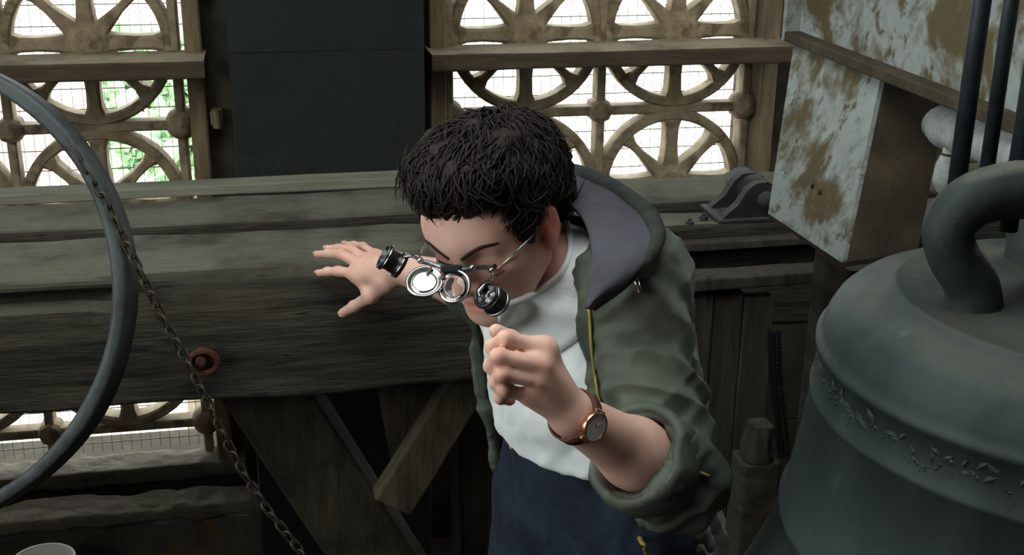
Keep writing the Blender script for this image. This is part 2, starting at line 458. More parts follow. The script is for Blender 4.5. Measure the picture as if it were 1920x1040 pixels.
w1 = window('window_1', [-0.241 - CELL * k for k in range(4, -1, -1)], XL0, XL1, 'left window of iron wheel tracery with wire mesh behind')
w2 = window('window_2', [0.436, 0.843, 1.250], XR0, XR1, 'right window of iron wheel tracery behind the man')
for z in (1.28, 1.60, 0.9):
    obj('hinge', *join(box(-0.165, -0.135, D - 0.055, D, z - 0.018, z + 0.018), lathe((-0.150, D - 0.06, z - 0.022), [(0.001, 0), (0.01, 0), (0.01, 0.044), (0.001, 0.044)], 10)), 'frame', w1)

# ---------------------------------------------------------------- dark pier between the windows
def pier_hook(V):
    return V
V, F = timber((0.1185, 2.96, 0.0), (0.1185, 2.96, 2.99), (1, 0, 0), 0.445, 0.20, 0.014, 0.003, 21, 0.03)
pier = tag(obj('wall_pier', V, F, 'pier'), 'tall dark blue-grey painted pier between the two windows', 'pier', kind='structure')
obj('seam', *box(-0.105, 0.342, 2.8585, 2.864, 1.4715, 1.4735, 0.0005), 'pier', pier)

# ---------------------------------------------------------------- outside
V, F = box(-60, 60, 5, 120, -9.2, -9)
tag(obj('ground', V, F, 'pave'), 'pale glaring ground far below outside the windows', 'ground', kind='structure')
def tree(loc, s, seed, label):
    rng = np.random.default_rng(seed)
    t = empty('tree', (loc[0], loc[1], -9), label, 'tree', 'trees outside the left window')
    obj('trunk', *tube([A(loc[0], loc[1], -9), A(loc[0] + .1, loc[1], (loc[2] - 9) / 2), A(loc[0], loc[1], loc[2])], [0.3, 0.22, 0.12], 8), 'bark', t)
    Vs, Fs, n = [], [], 0
    for k in range(2600):
        d = unit(rng.normal(size=3)); r = s * (0.5 + 0.5 * rng.random() ** 0.4) * (0.85 + 0.3 * math.sin(5 * d[0] + 3 * d[2] + seed))
        c = A(*loc) + d * r * A(1, 1, 0.9)
        a = unit(rng.normal(size=3)); b = unit(np.cross(a, rng.normal(size=3))); q = 0.10 + 0.10 * rng.random()
        Vs += [c - a * q, c + b * q * .5, c + a * q, c - b * q * .5]; Fs.append((n, n + 1, n + 2, n + 3)); n += 4
    obj('foliage', Vs, Fs, 'leaf', t)
tree((-1.15, 14, -1.0), 1.1, 2, 'pale green tree crown seen through the left window beside its frame')
tree((-1.6, 19, -4.2), 1.5, 5, 'pale green lower tree behind the wheel below the left rail')
hs = empty('house', (-6.5, 34, -9), 'pale house with pinkish roof far below the left window', 'house')
obj('wall', *box(-9, -4, 32, 36, -9, -6.3), 'pave', hs)
obj('roof', *loft([A((-9.2, 31.8, -6.3), (-3.8, 31.8, -6.3), (-3.8, 36.2, -6.3), (-9.2, 36.2, -6.3)), A((-9.2, 33.9, -4.8), (-3.8, 33.9, -4.8), (-3.8, 34.1, -4.8), (-9.2, 34.1, -4.8))]), 'brick_r', hs)

# ================================================================ TIMBERS
BT = 1.20
def edge_break(V):
    """front arris worn round; a deep rebate cut under the front edge towards the left end"""
    V = V.copy()
    s = (V[:, 2] - 0.965) - (V[:, 1] - 2.10)
    k = np.maximum(s - 0.175, 0) * 0.5
    V[:, 1] += k * 0.95; V[:, 2] -= k * 0.75
    w = np.clip((-0.12 - V[:, 0]) / 0.26, 0, 1); w = w * w * (3 - 2 * w)
    lo_ = 1.168 - 0.068 * w
    m = np.clip((V[:, 2] - lo_) / 0.06, 0, 1) * np.clip((1.186 - V[:, 2]) / 0.016, 0, 1)
    fr = np.clip((2.16 - V[:, 1]) / 0.05, 0, 1)
    V[:, 1] += 0.055 * m * w * fr
    return V
bm = empty('timber_beam', (0, 2.24, 0.965), 'huge weathered front timber beam the man braces his hand on', 'beam', 'great timber beams')
V, F = timber((-1.9, 2.238, 1.0825), (0.60, 2.238, 1.0825), (0, 1, 0), 0.276, 0.235, 0.014, 0.007, 31, 0.02, hook=edge_break, k=18)
obj('timber', V, F, 'beam', bm)
pb = onY(378, 665, 2.098)
obj('washer', *lathe(pb, [(0.001, 0.004), (0.026, 0.004), (0.03, 0), (0.03, -0.01)], 20, False, (0, -1, 0)), 'rustred', bm)
obj('bolt', *lathe(pb, [(0.001, 0.03), (0.009, 0.03), (0.011, 0.026), (0.011, 0.016), (0.019, 0.016), (0.019, 0)], 6, False, (0, -1, 0)), 'rustred', bm)
obj('ring', *tube([pb + A(0.024 * math.cos(t) + .004, -0.020 - 0.006 * math.sin(t), 0.024 * math.sin(t) - 0.006) for t in np.linspace(0, 6.283, 25)], 0.006, 8), 'rustred', bm)
br_ = empty('timber_beam', (1.0, 2.32, 0.965), 'narrower dark timber beam right of the man carrying the iron bracket', 'beam', 'great timber beams')
V, F = timber((0.604, 2.318, 1.0825), (1.6, 2.318, 1.0825), (0, 1, 0), 0.114, 0.235, 0.012, 0.006, 32, 0.02)
obj('timber', V, F, 'beam', br_)
V, F = timber((0.70, 2.243, 1.165), (1.25, 2.243, 1.165), (0, 1, 0), 0.03, 0.018, 0.003, 0.002, 34, 0.03)
obj('ledge_strip', V, F, 'post', br_)
bb = empty('timber_beam', (0, 2.52, 0.965), 'weathered rear timber beam lying behind a dark gap beneath the windows', 'beam', 'great timber beams')
V, F = timber((-1.9, 2.519, 1.085), (1.9, 2.519, 1.085), (0, 1, 0), 0.212, 0.24, 0.012, 0.005, 33, 0.02)
obj('timber', V, F, 'beam', bb)
V, F = timber((-1.9, 2.662, 1.208), (0.62, 2.662, 1.216), (0, 1, 0), 0.062, 0.022, 0.003, 0.0015, 35, 0.04)
tag(obj('plank', V, F, 'plank'), 'narrow pale grey plank along the rear edge of the timber beams', 'plank')

# braces under the beam
a = onY(470, 700, 2.20); b = onY(735, 1100, 2.20)
V, F = timber(a, b + (b - a) * 0.6, (0, 1, 0), 0.13, 0.155, 0.008, 0.003, 41, 0.03)
tag(obj('diagonal_brace', V + A(0, 0.06, 0), F, 'brace_shaded'), 'broad diagonal timber brace coloured as shaded, sloping down to the right under the beam', 'brace', 'diagonal braces')
a = onY(905, 668, 2.162); b = onY(735, 938, 2.162)
V, F = timber(a, b, (0, 1, 0), 0.05, 0.08, 0.006, 0.003, 43, 0.03)
tag(obj('diagonal_brace', V, F, 'brace'), 'timber brace coloured as lit, sloping down left from behind the man to the broad brace', 'brace', 'diagonal braces')
q = [onY(706, 716, 2.23), onY(925, 690, 2.23), onY(738, 893, 2.23)]
V, F = loft([np.array(q), np.array(q) + A(0, 0.045, 0)])
tag(obj('gusset_board', V, F, 'brace'), 'triangular board filling the corner between the braces under the beam', 'board')
V, F = timber((0.56, 2.46, 0.0), (0.56, 2.46, 0.96), (1, 0, 0), 0.42, 0.14, 0.01, 0.004, 45, 0.05)
tag(obj('timber_post', V, F, 'post'), 'dark timber post behind the man\'s legs under the beam', 'post')

# post right of the man: planked
p0 = onY(1285, 545, 2.07); p1 = onY(1452, 545, 2.07)
po = empty('planked_post', ((p0[0] + p1[0]) / 2, 2.1, 0), 'wide planked timber post between the man and the bell', 'post')
pw = (p1[0] - p0[0]) / 3
for k in range(3):
    x = p0[0] + pw * (k + 0.5)
    V, F = timber((x, 2.085 + 0.004 * (k % 2), 0.0), (x, 2.085 + 0.004 * (k % 2), p0[2] - 0.012 * k), (1, 0, 0), pw - 0.004, 0.03, 0.003, 0.003, 50 + k, 0.03)
    obj('plank', V, F, 'post', po)
V, F = timber((p0[0] - 0.02, 2.09, p0[2] + 0.012), (p1[0] + 0.14, 2.09, p0[2] + 0.014), (0, 1, 0), 0.06, 0.024, 0.004, 0.003, 55, 0.03)
obj('cap', V, F, 'post', po)
V, F = timber((1.02, 1.94, 0.0), (1.02, 1.94, 1.235), (1, 0, 0), 0.12, 0.16, 0.01, 0.004, 57, 0.05)
tag(obj('timber_post', V, F, 'floor'), 'dark timber post under the leaning steel column behind the bell', 'post')

# iron bearing bracket on the beam
bk = empty('bearing_bracket', onZ(1400, 400, BT), 'dark iron bearing bracket bolted on the beam beside the rusty column', 'bracket')
c0 = onZ(1395, 410, BT); 
def bracket_plate(y, t):
    pr = [(-0.062, 0.0), (-0.056, 0.008), (-0.03, 0.030), (-0.012, 0.060), (0.006, 0.074), (0.03, 0.076), (0.052, 0.066), (0.062, 0.04), (0.066, 0.0)]
    cx = c0[0] + 0.008
    return loft([np.array([A(cx + x, y - t, BT + 0.006 + z) for x, z in pr]), np.array([A(cx + x, y + t, BT + 0.006 + z) for x, z in pr])])
obj('web', *bracket_plate(2.285, 0.012), 'iron', bk)
obj('web', *bracket_plate(2.36, 0.012), 'iron', bk)
obj('base_plate', *box(c0[0] - 0.065, c0[0] + 0.11, 2.262, 2.385, BT - 0.002, BT + 0.008), 'iron', bk)
obj('bearing', *lathe((c0[0] + 0.036, 2.285, BT + 0.045), [(0.018, 0), (0.034, 0), (0.034, 0.13), (0.018, 0.13), (0.018, 0)], 28, False, (0, 1, 0)), 'iron', bk, True)
obj('shaft', *lathe((c0[0] + 0.036, 2.25, BT + 0.045), [(0.001, 0), (0.018, 0), (0.018, 0.20), (0.001, 0.20)], 20, False, (0, 1, 0)), 'iron', bk, True)
for x, y in ((-0.085, 2.30), (-0.125, 2.27)):
    obj('bolt', *lathe((c0[0] + x, y, BT + 0.0), [(0.009, 0), (0.009, 0.008), (0.004, 0.008), (0.004, 0.014), (0.001, 0.014)], 6), 'iron', bk)

# ================================================================ STEEL FRAME
# inclined box column: its broad painted face looks towards -X
tl = onX(1490, 72, 0.925); tr = onX(1652, 142, 0.925); br = onX(1578, 492, 0.83); bl = onX(1440, 400, 0.83)
cl = empty('steel_column', (0.87, 2.0, 1.2), 'leaning white-painted steel box column eaten by rust beside the bell', 'column')
dx = A(0.115, 0.0, 0.01)
q = [bl, br, tr, tl]
Vc = np.array(q + [p + dx for p in q])
def quad_slab(a, b, c, d, t, n=10):
    """subdivided plate with thickness t"""
    V, F = [], []
    for i in range(n + 1):
        for j in range(n + 1):
            u, v = j / n, i / n
            V.append((a * (1 - u) + b * u) * (1 - v) + (d * (1 - u) + c * u) * v)
    for i in range(n):
        for j in range(n):
            k = i * (n + 1) + j; F.append((k, k + 1, k + n + 2, k + n + 1))
    V = np.array(V); m = len(V); t = np.asarray(t)
    V = np.vstack([V, V + t]); F = F + [tuple(i + m for i in f)[::-1] for f in F]
    e = [j for j in range(n + 1)]
    rim = [j for j in range(n)] + [n + (n + 1) * i for i in range(n)] + [(n + 1) * n + j for j in range(n, 0, -1)] + [(n + 1) * i for i in range(n, 0, -1)]
    for i in range(len(rim)):
        p, q2 = rim[i], rim[(i + 1) % len(rim)]
        F.append((q2, p, p + m, q2 + m))
    return V, F
obj('painted_face', *quad_slab(bl, br, tr, tl, A(0.008, 0, 0)), 'whitesteel', cl)
obj('rusty_side', *quad_slab(br + A(.008, 0, 0), br + dx, tr + dx, tr + A(.008, 0, 0), A(0, 0.008, 0)), 'rust', cl)
obj('far_side', *quad_slab(bl + A(.008, 0, 0), bl + dx, tl + dx, tl + A(.008, 0, 0), A(0, -0.008, 0)), 'rust', cl)
obj('rear_face', *quad_slab(bl + dx, br + dx, tr + dx, tl + dx, A(0.008, 0, 0)), 'rust', cl)
obj('foot', *quad_slab(bl, br, br + dx, bl + dx, A(0.002, 0, -0.008)), 'rust', cl)
for u, v in ((0.52, 0.28), (0.62, 0.27)):
    pp = (bl * (1 - u) + br * u) * (1 - v) + (tl * (1 - u) + tr * u) * v
    obj('rivet', *lathe(pp, [(0.001, 0.004), (0.004, 0.003), (0.006, 0)], 10, False, (-1, 0, 0)), 'rust', cl)

# I-beam running from the column towards the viewer, over the bell
zb = 1.602
sb = empty('steel_beam', (0.96, 1.4, zb), 'white-painted rust-streaked steel beam running over the bell', 'beam')
obj('web', *quad_slab(A(0.935, 2.10, zb + 0.012), A(0.935, 0.55, zb + 0.012), A(0.935, 0.55, zb + 0.30), A(0.935, 2.10, zb + 0.30), A(0.012, 0, 0), 16), 'whitesteel', sb)
obj('lower_flange', *box(0.905, 1.03, 0.55, 2.10, zb - 0.006, zb + 0.012, 0.002), 'rust', sb)
obj('upper_flange', *box(0.905, 1.03, 0.55, 2.10, zb + 0.30, zb + 0.316, 0.002), 'rust', sb)
obj('end_plate', *box(0.905, 1.03, 2.10, 2.112, zb - 0.006, zb + 0.316, 0.002), 'whitesteel', sb)

# pale rope wound round a bar under the beam
ra = P(1766, 236, 1.83); rb = P(2000, 318, 1.50)
rp = empty('rope_winding', (ra + rb) / 2, 'pale rope wound tightly round a bar under the steel beam', 'rope')
ax = unit(rb - ra); e1 = unit(np.cross(ax, A(0, 0, 1))); e2 = np.cross(e1, ax); LL = np.linalg.norm(rb - ra)
turns = 42
obj('winding', *tube([ra + ax * (LL * t / turns / 14) + 0.026 * (1 + .05 * math.sin(t * .37)) * (e1 * math.cos(t * 2 * math.pi / 14) + e2 * math.sin(t * 2 * math.pi / 14)) for t in range(turns * 14)], 0.0052, 6), 'rope', rp, True)
obj('bar', *tube([ra - ax * 0.02, rb + ax * 0.05], 0.0235, 16), 'rope', rp, True)
obj('loose_end', *tube(spline([ra + A(0, 0, -0.02), ra + A(-0.008, -0.02, 0.004), ra + A(-0.02, -0.035, -0.006), ra + A(-0.016, -0.03, -0.016)]), 0.0055, 6), 'rope', rp, True)
kx = P(1776, 322, 1.80)
kn = empty('cloth_bundle', kx, 'small pale rag bundle hanging under the rope winding', 'rag')
obj('bundle', *lathe(kx + A(0, 0, -0.034), [(0.001, 0), (0.012, 0.004), (0.02, 0.02), (0.018, 0.045), (0.011, 0.062), (0.009, 0.085), (0.001, 0.088)], 14), 'rope', kn, True)
obj('tie', *lathe(kx + A(0, 0, 0.026), [(0.010, -0.004), (0.013, 0), (0.010, 0.004)], 14), 'chain', kn, True)

# ================================================================ BELL
BD = 1.45
bring = P(2032, 676, BD)                       # axis at the height of the upper moulding
BX, BY, BZ = bring
KB = BD / FPX                                   # metres per pixel at the bell
bl_ = empty('church_bell', (BX, BY, BZ - 0.45), 'large green-grey bronze bell with raised bands and dusty shoulder toned as lit', 'bell')
prof = [(0.001, 0.088), (0.10, 0.086), (0.17, 0.082), (0.212, 0.077), (0.219, 0.080), (0.226, 0.078), (0.231, 0.072), (0.255, 0.066), (0.276, 0.056), (0.290, 0.043), (0.298, 0.028),
        (0.302, 0.015), (0.304, 0.007), (0.309, 0.005), (0.309, -0.003), (0.304, -0.006), (0.308, -0.055), (0.311, -0.058), (0.311, -0.064), (0.309, -0.067),
        (0.318, -0.14), (0.331, -0.22), (0.336, -0.222), (0.336, -0.232), (0.333, -0.235), (0.352, -0.30), (0.380, -0.37), (0.40, -0.41), (0.41, -0.44), (0.405, -0.455), (0.385, -0.455), (0.36, -0.40), (0.31, -0.25), (0.285, -0.05), (0.27, 0.02), (0.20, 0.05), (0.001, 0.06)]
V, F = lathe((BX, BY, BZ), prof, 160)
V = V + (0.0009 * fbm((V - A(BX, BY, BZ)) * 22, 3, 3))[:, None] * unit(A(-1, -1, .3))
o = obj('bell_body', V, F, 'bell', bl_, True)
# raised leaf frieze between the two mouldings
ps = []; rg = np.random.default_rng(4)
for k in range(520):
    an = 2 * math.pi * (k + 0.5 * rg.random()) / 520
    d = A(math.cos(an), math.sin(an), 0); s = A(-math.sin(an), math.cos(an), 0)
    z0 = BZ - 0.032 + 0.017 * rg.uniform(-1, 1); rr = 0.3055
    c = A(BX, BY, 0) + d * rr + A(0, 0, z0); t = rg.uniform(0, math.pi); L1 = 0.006 + 0.005 * rg.random()
    u1 = s * math.cos(t) + A(0, 0, 1) * math.sin(t); u2 = -s * math.sin(t) + A(0, 0, 1) * math.cos(t)
    ps.append((np.array([c + u1 * L1, c + u2 * L1 * .45, c - u1 * L1, c - u2 * L1 * .45, c + d * 0.0022]), [(0, 1, 4), (1, 2, 4), (2, 3, 4), (3, 0, 4)]))
o = obj('frieze', *join(*ps), 'bell', bl_); o['kind'] = 'stuff'
# canons: four looped lugs round a central block
ztop = BZ + 0.082
obj('crown_block', *lathe((BX, BY, ztop), [(0.075, -0.01), (0.07, 0.02), (0.05, 0.06), (0.045, 0.12), (0.055, 0.15), (0.05, 0.17), (0.001, 0.175)], 24), 'canon', bl_, True)
for k in range(4):
    an = R(180 + 90 * k)
    d = A(math.cos(an), math.sin(an), 0) * (0.84 if k == 0 else 0.70)
    c = A(BX, BY, ztop)
    pts = spline([c + d * 0.182 + A(0, 0, -0.012), c + d * 0.192 + A(0, 0, 0.025), c + d * 0.224 + A(0, 0, 0.060), c + d * 0.236 + A(0, 0, 0.095), c + d * 0.200 + A(0, 0, 0.126), c + d * 0.11 + A(0, 0, 0.134), c + d * 0.02 + A(0, 0, 0.130)], 6)
    n = len(pts); rs = [0.034 - 0.006 * math.sin(math.pi * min(1, i / (n * .8))) for i in range(n)]
    o = obj('canon', *tube(pts, rs, 14), 'canon', bl_, True)
# clapper
obj('clapper', *tube([A(BX, BY, BZ + 0.06), A(BX, BY, BZ - 0.25), A(BX, BY, BZ - 0.36), A(BX, BY, BZ - 0.41), A(BX, BY, BZ - 0.46)], [0.014, 0.016, 0.03, 0.05, 0.02], 12), 'iron', bl_, True)
# hanger rods from the steel beam down to the canons
for i, (px0, px1, d, pyb, r, lab) in enumerate(((1830, 1793, 1.42, 352, 0.0105, 'leftmost dark iron hanger rod above the bell canon'), (1886, 1853, 1.47, 300, 0.009, 'middle dark iron hanger rod behind the leftmost rod above the bell'), (1934, 1895, 1.38, 400, 0.0105, 'dark iron hanger rod at the right picture edge above the bell'))):
    b_ = P(px1, pyb, d); t_ = A(b_[0], b_[1], 1.98)
    h = empty('hanger_rod', b_, lab, 'rod', 'hanger rods above the bell')
    obj('rod', *tube([b_ + A(0, 0, -0.02), t_], r, 14), 'blackiron', h, True)
    obj('nut', *lathe(t_ + A(0, 0, -0.05), [(0.001, 0), (0.02, 0), (0.02, 0.02), (0.001, 0.02)], 6), 'blackiron', h)

# ================================================================ LEFT HOOP AND CHAIN
HD = 1.75; hk = HD / FPX
hc = P(-206, 545, HD); HRx = CR; HUp = CU
hoop = empty('hoop', hc - A(0, 0, 0.34), 'big dark grey metal hoop arching in from the left edge', 'hoop')
n = 140; rings = []
hr = 441 * hk
for i in range(n):
    t = 2 * math.pi * i / n
    d = HRx * math.cos(t) + HUp * math.sin(t); ax = unit(CF + 0.25 * CR)
    sec = [(-0.010, -0.016), (-0.004, -0.018), (0.006, -0.018), (0.010, -0.016), (0.0105, 0.016), (-0.0105, 0.016)]
    rings.append(np.array([hc + d * (hr + a * (1 + .06 * math.sin(9 * t))) + ax * b for a, b in sec]))
rings.append(rings[0].copy())
obj('rim', *loft(rings, True, False), 'hoop', hoop, True)
# chain links
cpts = spline([P(x, y, d) for x, y, d in ((108, 238, 1.74), (160, 316, 1.735), (204, 388, 1.73), (234, 452, 1.73), (268, 520, 1.74), (303, 592, 1.76), (345, 668, 1.78), (388, 752, 1.80), (432, 842, 1.83), (480, 925, 1.86), (530, 992, 1.88), (575, 1050, 1.9), (610, 1120, 1.92))], 20)
seg = np.concatenate([[0], np.cumsum(np.linalg.norm(np.diff(cpts, axis=0), axis=1))])
ch = empty('chain', cpts[-1], 'thin rusty chain trailing from the hoop across the beam', 'chain')
lk = []
for t in np.linspace(0, 2 * math.pi, 18, endpoint=False):
    lk.append(A(0.0062 * math.cos(t), 0, 0.0062 * math.sin(t) + (0.0062 if math.sin(t) > 0 else -0.0062)))
lk.append(lk[0])
LV, LF = tube(lk, 0.0022, 6, False)
lm = bpy.data.meshes.new('link'); lm.from_pydata(LV.tolist(), [], LF); lm.update(); lm.materials.append(M['chain'])
lm.polygons.foreach_set('use_smooth', [True] * len(lm.polygons))
pitch = 0.0195; s = 0.0; k = 0
cb = base_of(ch)
while s < seg[-1] - pitch:
    i = [np.interp(s, seg, cpts[:, j]) for j in range(3)]; j2 = [np.interp(s + pitch, seg, cpts[:, j]) for j in range(3)]
    c = (np.array(i) + np.array(j2)) / 2; t = unit(np.array(j2) - np.array(i))
    s1 = unit(np.cross(t, CF)); s2 = np.cross(t, s1)
    an = R(40 + 90 * (k % 2) + 12 * math.sin(k * 1.7)); x = s1 * math.cos(an) + s2 * math.sin(an); y = np.cross(t, x)
    mm = np.eye(4); mm[:3, 0] = x; mm[:3, 1] = y; mm[:3, 2] = t; mm[:3, 3] = c - cb
    o = bpy.data.objects.new('link', lm); COL.objects.link(o); o.parent = ch; o.matrix_local = Matrix(mm.tolist())
    s += pitch; k += 1

# white pot in the lower left corner
pc = onZ(80, 1052, 0.27)
pot = empty('enamel_pot', (pc[0], pc[1], 0), 'round white enamel pot in the lower left corner', 'pot')
V, F = lathe((pc[0], pc[1], 0), [(0.001, 0), (0.066, 0), (0.072, 0.01), (0.073, 0.262), (0.077, 0.268), (0.077, 0.274), (0.071, 0.274), (0.068, 0.262), (0.067, 0.02), (0.001, 0.018)], 48)
obj('pot_body', V, F, 'enamel', pot, True)
obj('handle', *tube(spline([A(pc[0] - 0.072, pc[1], 0.21), A(pc[0] - 0.105, pc[1], 0.205), A(pc[0] - 0.11, pc[1], 0.15), A(pc[0] - 0.072, pc[1], 0.13)]), 0.006, 8), 'enamel', pot, True)

# things in the shadow right of the post
st = onY(1432, 815, 2.02)
zs = onY(1432, 845, 2.02)[2]
tag(obj('stone_block', *timber((st[0] - 0.012, 2.02, zs - 0.01), (st[0] - 0.01, 2.02, st[2] + 0.025), (1, 0, 0), 0.05, 0.06, 0.016, 0.010, 61, 0.01, nfreq=(12, 14)), 'post'), 'small stone between the planked post and the black strap', 'stone')
V, F = timber((st[0] - 0.012, 2.02, 0.0), (st[0] - 0.012, 2.02, zs - 0.012), (1, 0, 0), 0.08, 0.07, 0.01, 0.003, 62, 0.05)
tag(obj('timber_block', V, F, 'floor'), 'dark timber stub carrying the small stone beside the planked post', 'block')
pts = spline([onY(1446, 622, 1.98), onY(1449, 700, 1.975), onY(1457, 780, 1.975), onY(1465, 852, 1.98)], 10)
sp = empty('strap', pts[-1], 'black ribbed rubber strap hanging beside the planked post', 'strap')
obj('band', *tube(pts, 0.015, 8, True, 0.4), 'black', sp)
obj('ribs', *join(*[obox(pts[i] + A(0.014, -0.002, 0), np.eye(3), A(0.004, 0.004, 0.0025), 0.001) for i in range(0, len(pts))]), 'black', sp)['kind'] = 'stuff'

# ================================================================ SIGNED-DISTANCE MODELLING (for the man)
def cone(a, b, ra, rb, k=0.02, op='u'):
    return ('cone', op, k, (np.asarray(a, float), np.asarray(b, float), ra, rb))
def ell(c, axes, rad, k=0.03, op='u'):
    return ('ell', op, k, (np.asarray(c, float), np.asarray(axes, float), np.asarray(rad, float)))
def half(p, n, k=0.004, op='i'):
    return ('half', op, k, (np.asarray(p, float), unit(n)))
def dist(prim, X):
    kind, _, _, q = prim
    if kind == 'cone':
        a, b, ra, rb = q
        ba = b - a; t = np.clip(((X - a) @ ba) / max(ba @ ba, 1e-9), 0, 1)
        return np.linalg.norm(X - a - t[:, None] * ba, axis=1) - (ra + (rb - ra) * t)
    if kind == 'ell':
        c, axs, rad = q
        p = (X - c) @ axs.T
        k0 = np.linalg.norm(p / rad, axis=1); k1 = np.linalg.norm(p / (rad * rad), axis=1)
        return np.where(k1 > 1e-9, k0 * (k0 - 1) / np.maximum(k1, 1e-9), -min(rad))
    if kind == 'half':
        p, n = q
        return (X - p) @ n
    if kind == 'fn':
        return q[0](X)
def evaluate(prims, X):
    d = np.full(len(X), 1e3)
    for p in prims:
        e = dist(p, X); op, k = p[1], p[2]
        if op == 'u':
            h = np.maximum(k - np.abs(d - e), 0) / k
            d = np.minimum(d, e) - h * h * k * 0.25
        else:
            e = -e if op == 's' else e
            h = np.maximum(k - np.abs(d - e), 0) / k
            d = np.maximum(d, e) + h * h * k * 0.25
    return d
def sdf_mesh(prims, h, pad=0.02, B=8, lo=None, hi=None):
    if lo is None:
        ps = []
        for p in prims:
            if p[1] != 'u': continue
            q = p[3]
            if p[0] == 'cone': ps += [q[0] - q[2], q[0] + q[2], q[1] - q[3], q[1] + q[3]]
            elif p[0] == 'ell': ps += [q[0] - max(q[2]), q[0] + max(q[2])]
        ps = np.array(ps); lo = ps.min(0) - pad; hi = ps.max(0) + pad
    nb = np.ceil((hi - lo) / (h * B)).astype(int)
    n = nb * B + 1
    gx, gy, gz = np.meshgrid(*[np.arange(k) for k in nb], indexing='ij')
    bi = np.column_stack([gx.ravel(), gy.ravel(), gz.ravel()])
    cen = lo + (bi + 0.5) * B * h
    Rb = B * h * 0.5 * math.sqrt(3)
    dc = evaluate(prims, cen)
    G = np.repeat(np.repeat(np.repeat(np.sign(dc).reshape(nb), B, 0), B, 1), B, 2).astype(np.float32)
    G = np.pad(G, ((0, 1), (0, 1), (0, 1)), mode='edge')
    o = np.arange(B + 1)
    ox, oy, oz = np.meshgrid(o, o, o, indexing='ij')
    loc = np.column_stack([ox.ravel(), oy.ravel(), oz.ravel()]) * h
    act = np.nonzero(np.abs(dc) < Rb * 1.35 + 0.006)[0]
    pd = np.array([dist(p, cen[act]) for p in prims])
    for a_, i in enumerate(act):
        sub = [p for p, e in zip(prims, pd[:, a_]) if p[1] == 'i' or e < Rb * 1.5 + p[2] + 0.012]
        if not sub: continue
        b = bi[i] * B
        v = evaluate(sub, loc + lo + b * h)
        G[b[0]:b[0] + B + 1, b[1]:b[1] + B + 1, b[2]:b[2] + B + 1] = v.reshape(B + 1, B + 1, B + 1)
    # naive surface nets
    S = G < 0
    cnt = np.zeros(tuple(n - 1), np.uint8)
    for x in (0, 1):
        for y in (0, 1):
            for z in (0, 1):
                cnt += S[x:n[0] - 1 + x, y:n[1] - 1 + y, z:n[2] - 1 + z]
    cells = np.argwhere((cnt > 0) & (cnt < 8))
    idx = np.full(tuple(n - 1), -1, np.int32)
    idx[tuple(cells.T)] = np.arange(len(cells))
    cor = np.array([(x, y, z) for x in (0, 1) for y in (0, 1) for z in (0, 1)])
    val = np.array([G[tuple((cells + c).T)] for c in cor])
    acc = np.zeros((len(cells), 3)); w = np.zeros(len(cells))
    for i in range(8):
        for j in range(i + 1, 8):
            if np.abs(cor[i] - cor[j]).sum() != 1: continue
            va, vb = val[i], val[j]; m = (va < 0) != (vb < 0)
            t = np.where(m, va / np.where(np.abs(va - vb) > 1e-12, va - vb, 1), 0)
            acc += m[:, None] * (cor[i] + t[:, None] * (cor[j] - cor[i])); w += m
    V = lo + (cells + acc / w[:, None]) * h
    Fs = []
    for ax in range(3):
        u, v = (ax + 1) % 3, (ax + 2) % 3
        s0 = [slice(None)] * 3; s1 = [slice(None)] * 3
        s0[ax] = slice(0, n[ax] - 1); s1[ax] = slice(1, n[ax])
        a = S[tuple(s0)]; b = S[tuple(s1)]
        e = np.argwhere(a != b)
        e = e[(e[:, u] > 0) & (e[:, v] > 0) & (e[:, u] < n[u] - 1) & (e[:, v] < n[v] - 1)]
        flip = a[tuple(e.T)]
        du = np.zeros(3, int); du[u] = 1; dv = np.zeros(3, int); dv[v] = 1
        q = np.column_stack([idx[tuple((e - du - dv).T)], idx[tuple((e - dv).T)], idx[tuple(e.T)], idx[tuple((e - du).T)]])
        q[~flip] = q[~flip][:, ::-1]
        Fs.append(q)
    Fq = np.vstack(Fs); Fq = Fq[(Fq >= 0).all(1)]
    # light relaxation
    for _ in range(2):
        sm = np.zeros_like(V); c = np.zeros(len(V))
        for k in range(4):
            np.add.at(sm, Fq[:, k], V[Fq[:, (k + 1) % 4]]); np.add.at(sm, Fq[:, k], V[Fq[:, (k + 3) % 4]]); np.add.at(c, Fq[:, k], 2)
        V = V * 0.5 + 0.5 * sm / np.maximum(c, 1)[:, None]
    return V, Fq
def vnormals(V, Fq):
    nrm = np.cross(V[Fq[:, 2]] - V[Fq[:, 0]], V[Fq[:, 3]] - V[Fq[:, 1]])
    N = np.zeros_like(V)
    for k in range(4): np.add.at(N, Fq[:, k], nrm)
    return N / (np.linalg.norm(N, axis=1)[:, None] + 1e-12)
def bobj(name, V, Fq, material, parent):
    """fast mesh build for quads"""
    off = base_of(parent)
    me = bpy.data.meshes.new(name)
    Vl = (np.asarray(V) - off).astype(np.float32)
    me.vertices.add(len(Vl)); me.vertices.foreach_set('co', Vl.ravel())
    me.loops.add(Fq.size); me.loops.foreach_set('vertex_index', Fq.astype(np.int32).ravel())
    me.polygons.add(len(Fq)); me.polygons.foreach_set('loop_start', np.arange(0, Fq.size, 4, dtype=np.int32))
    me.polygons.foreach_set('use_smooth', np.ones(len(Fq), bool))
    me.update(calc_edges=True); me.validate()
    me.materials.append(M[material])
    o = bpy.data.objects.new(name, me); COL.objects.link(o); o.parent = parent
    return o
def bvh(V, Fq):
    return BVHTree.FromPolygons([tuple(v) for v in V], [tuple(int(i) for i in f) for f in Fq])
def hit(tree_, px, py, out=0.0, fallback=1.5):
    """point of a garment at a measured position, lifted off its surface by out"""
    v = ray(px, py); r = tree_.ray_cast(Vector(CAM), Vector(v))
    if r[0] is None: return P(px, py, fallback)
    return np.array(r[0]) + np.array(r[1]) * out

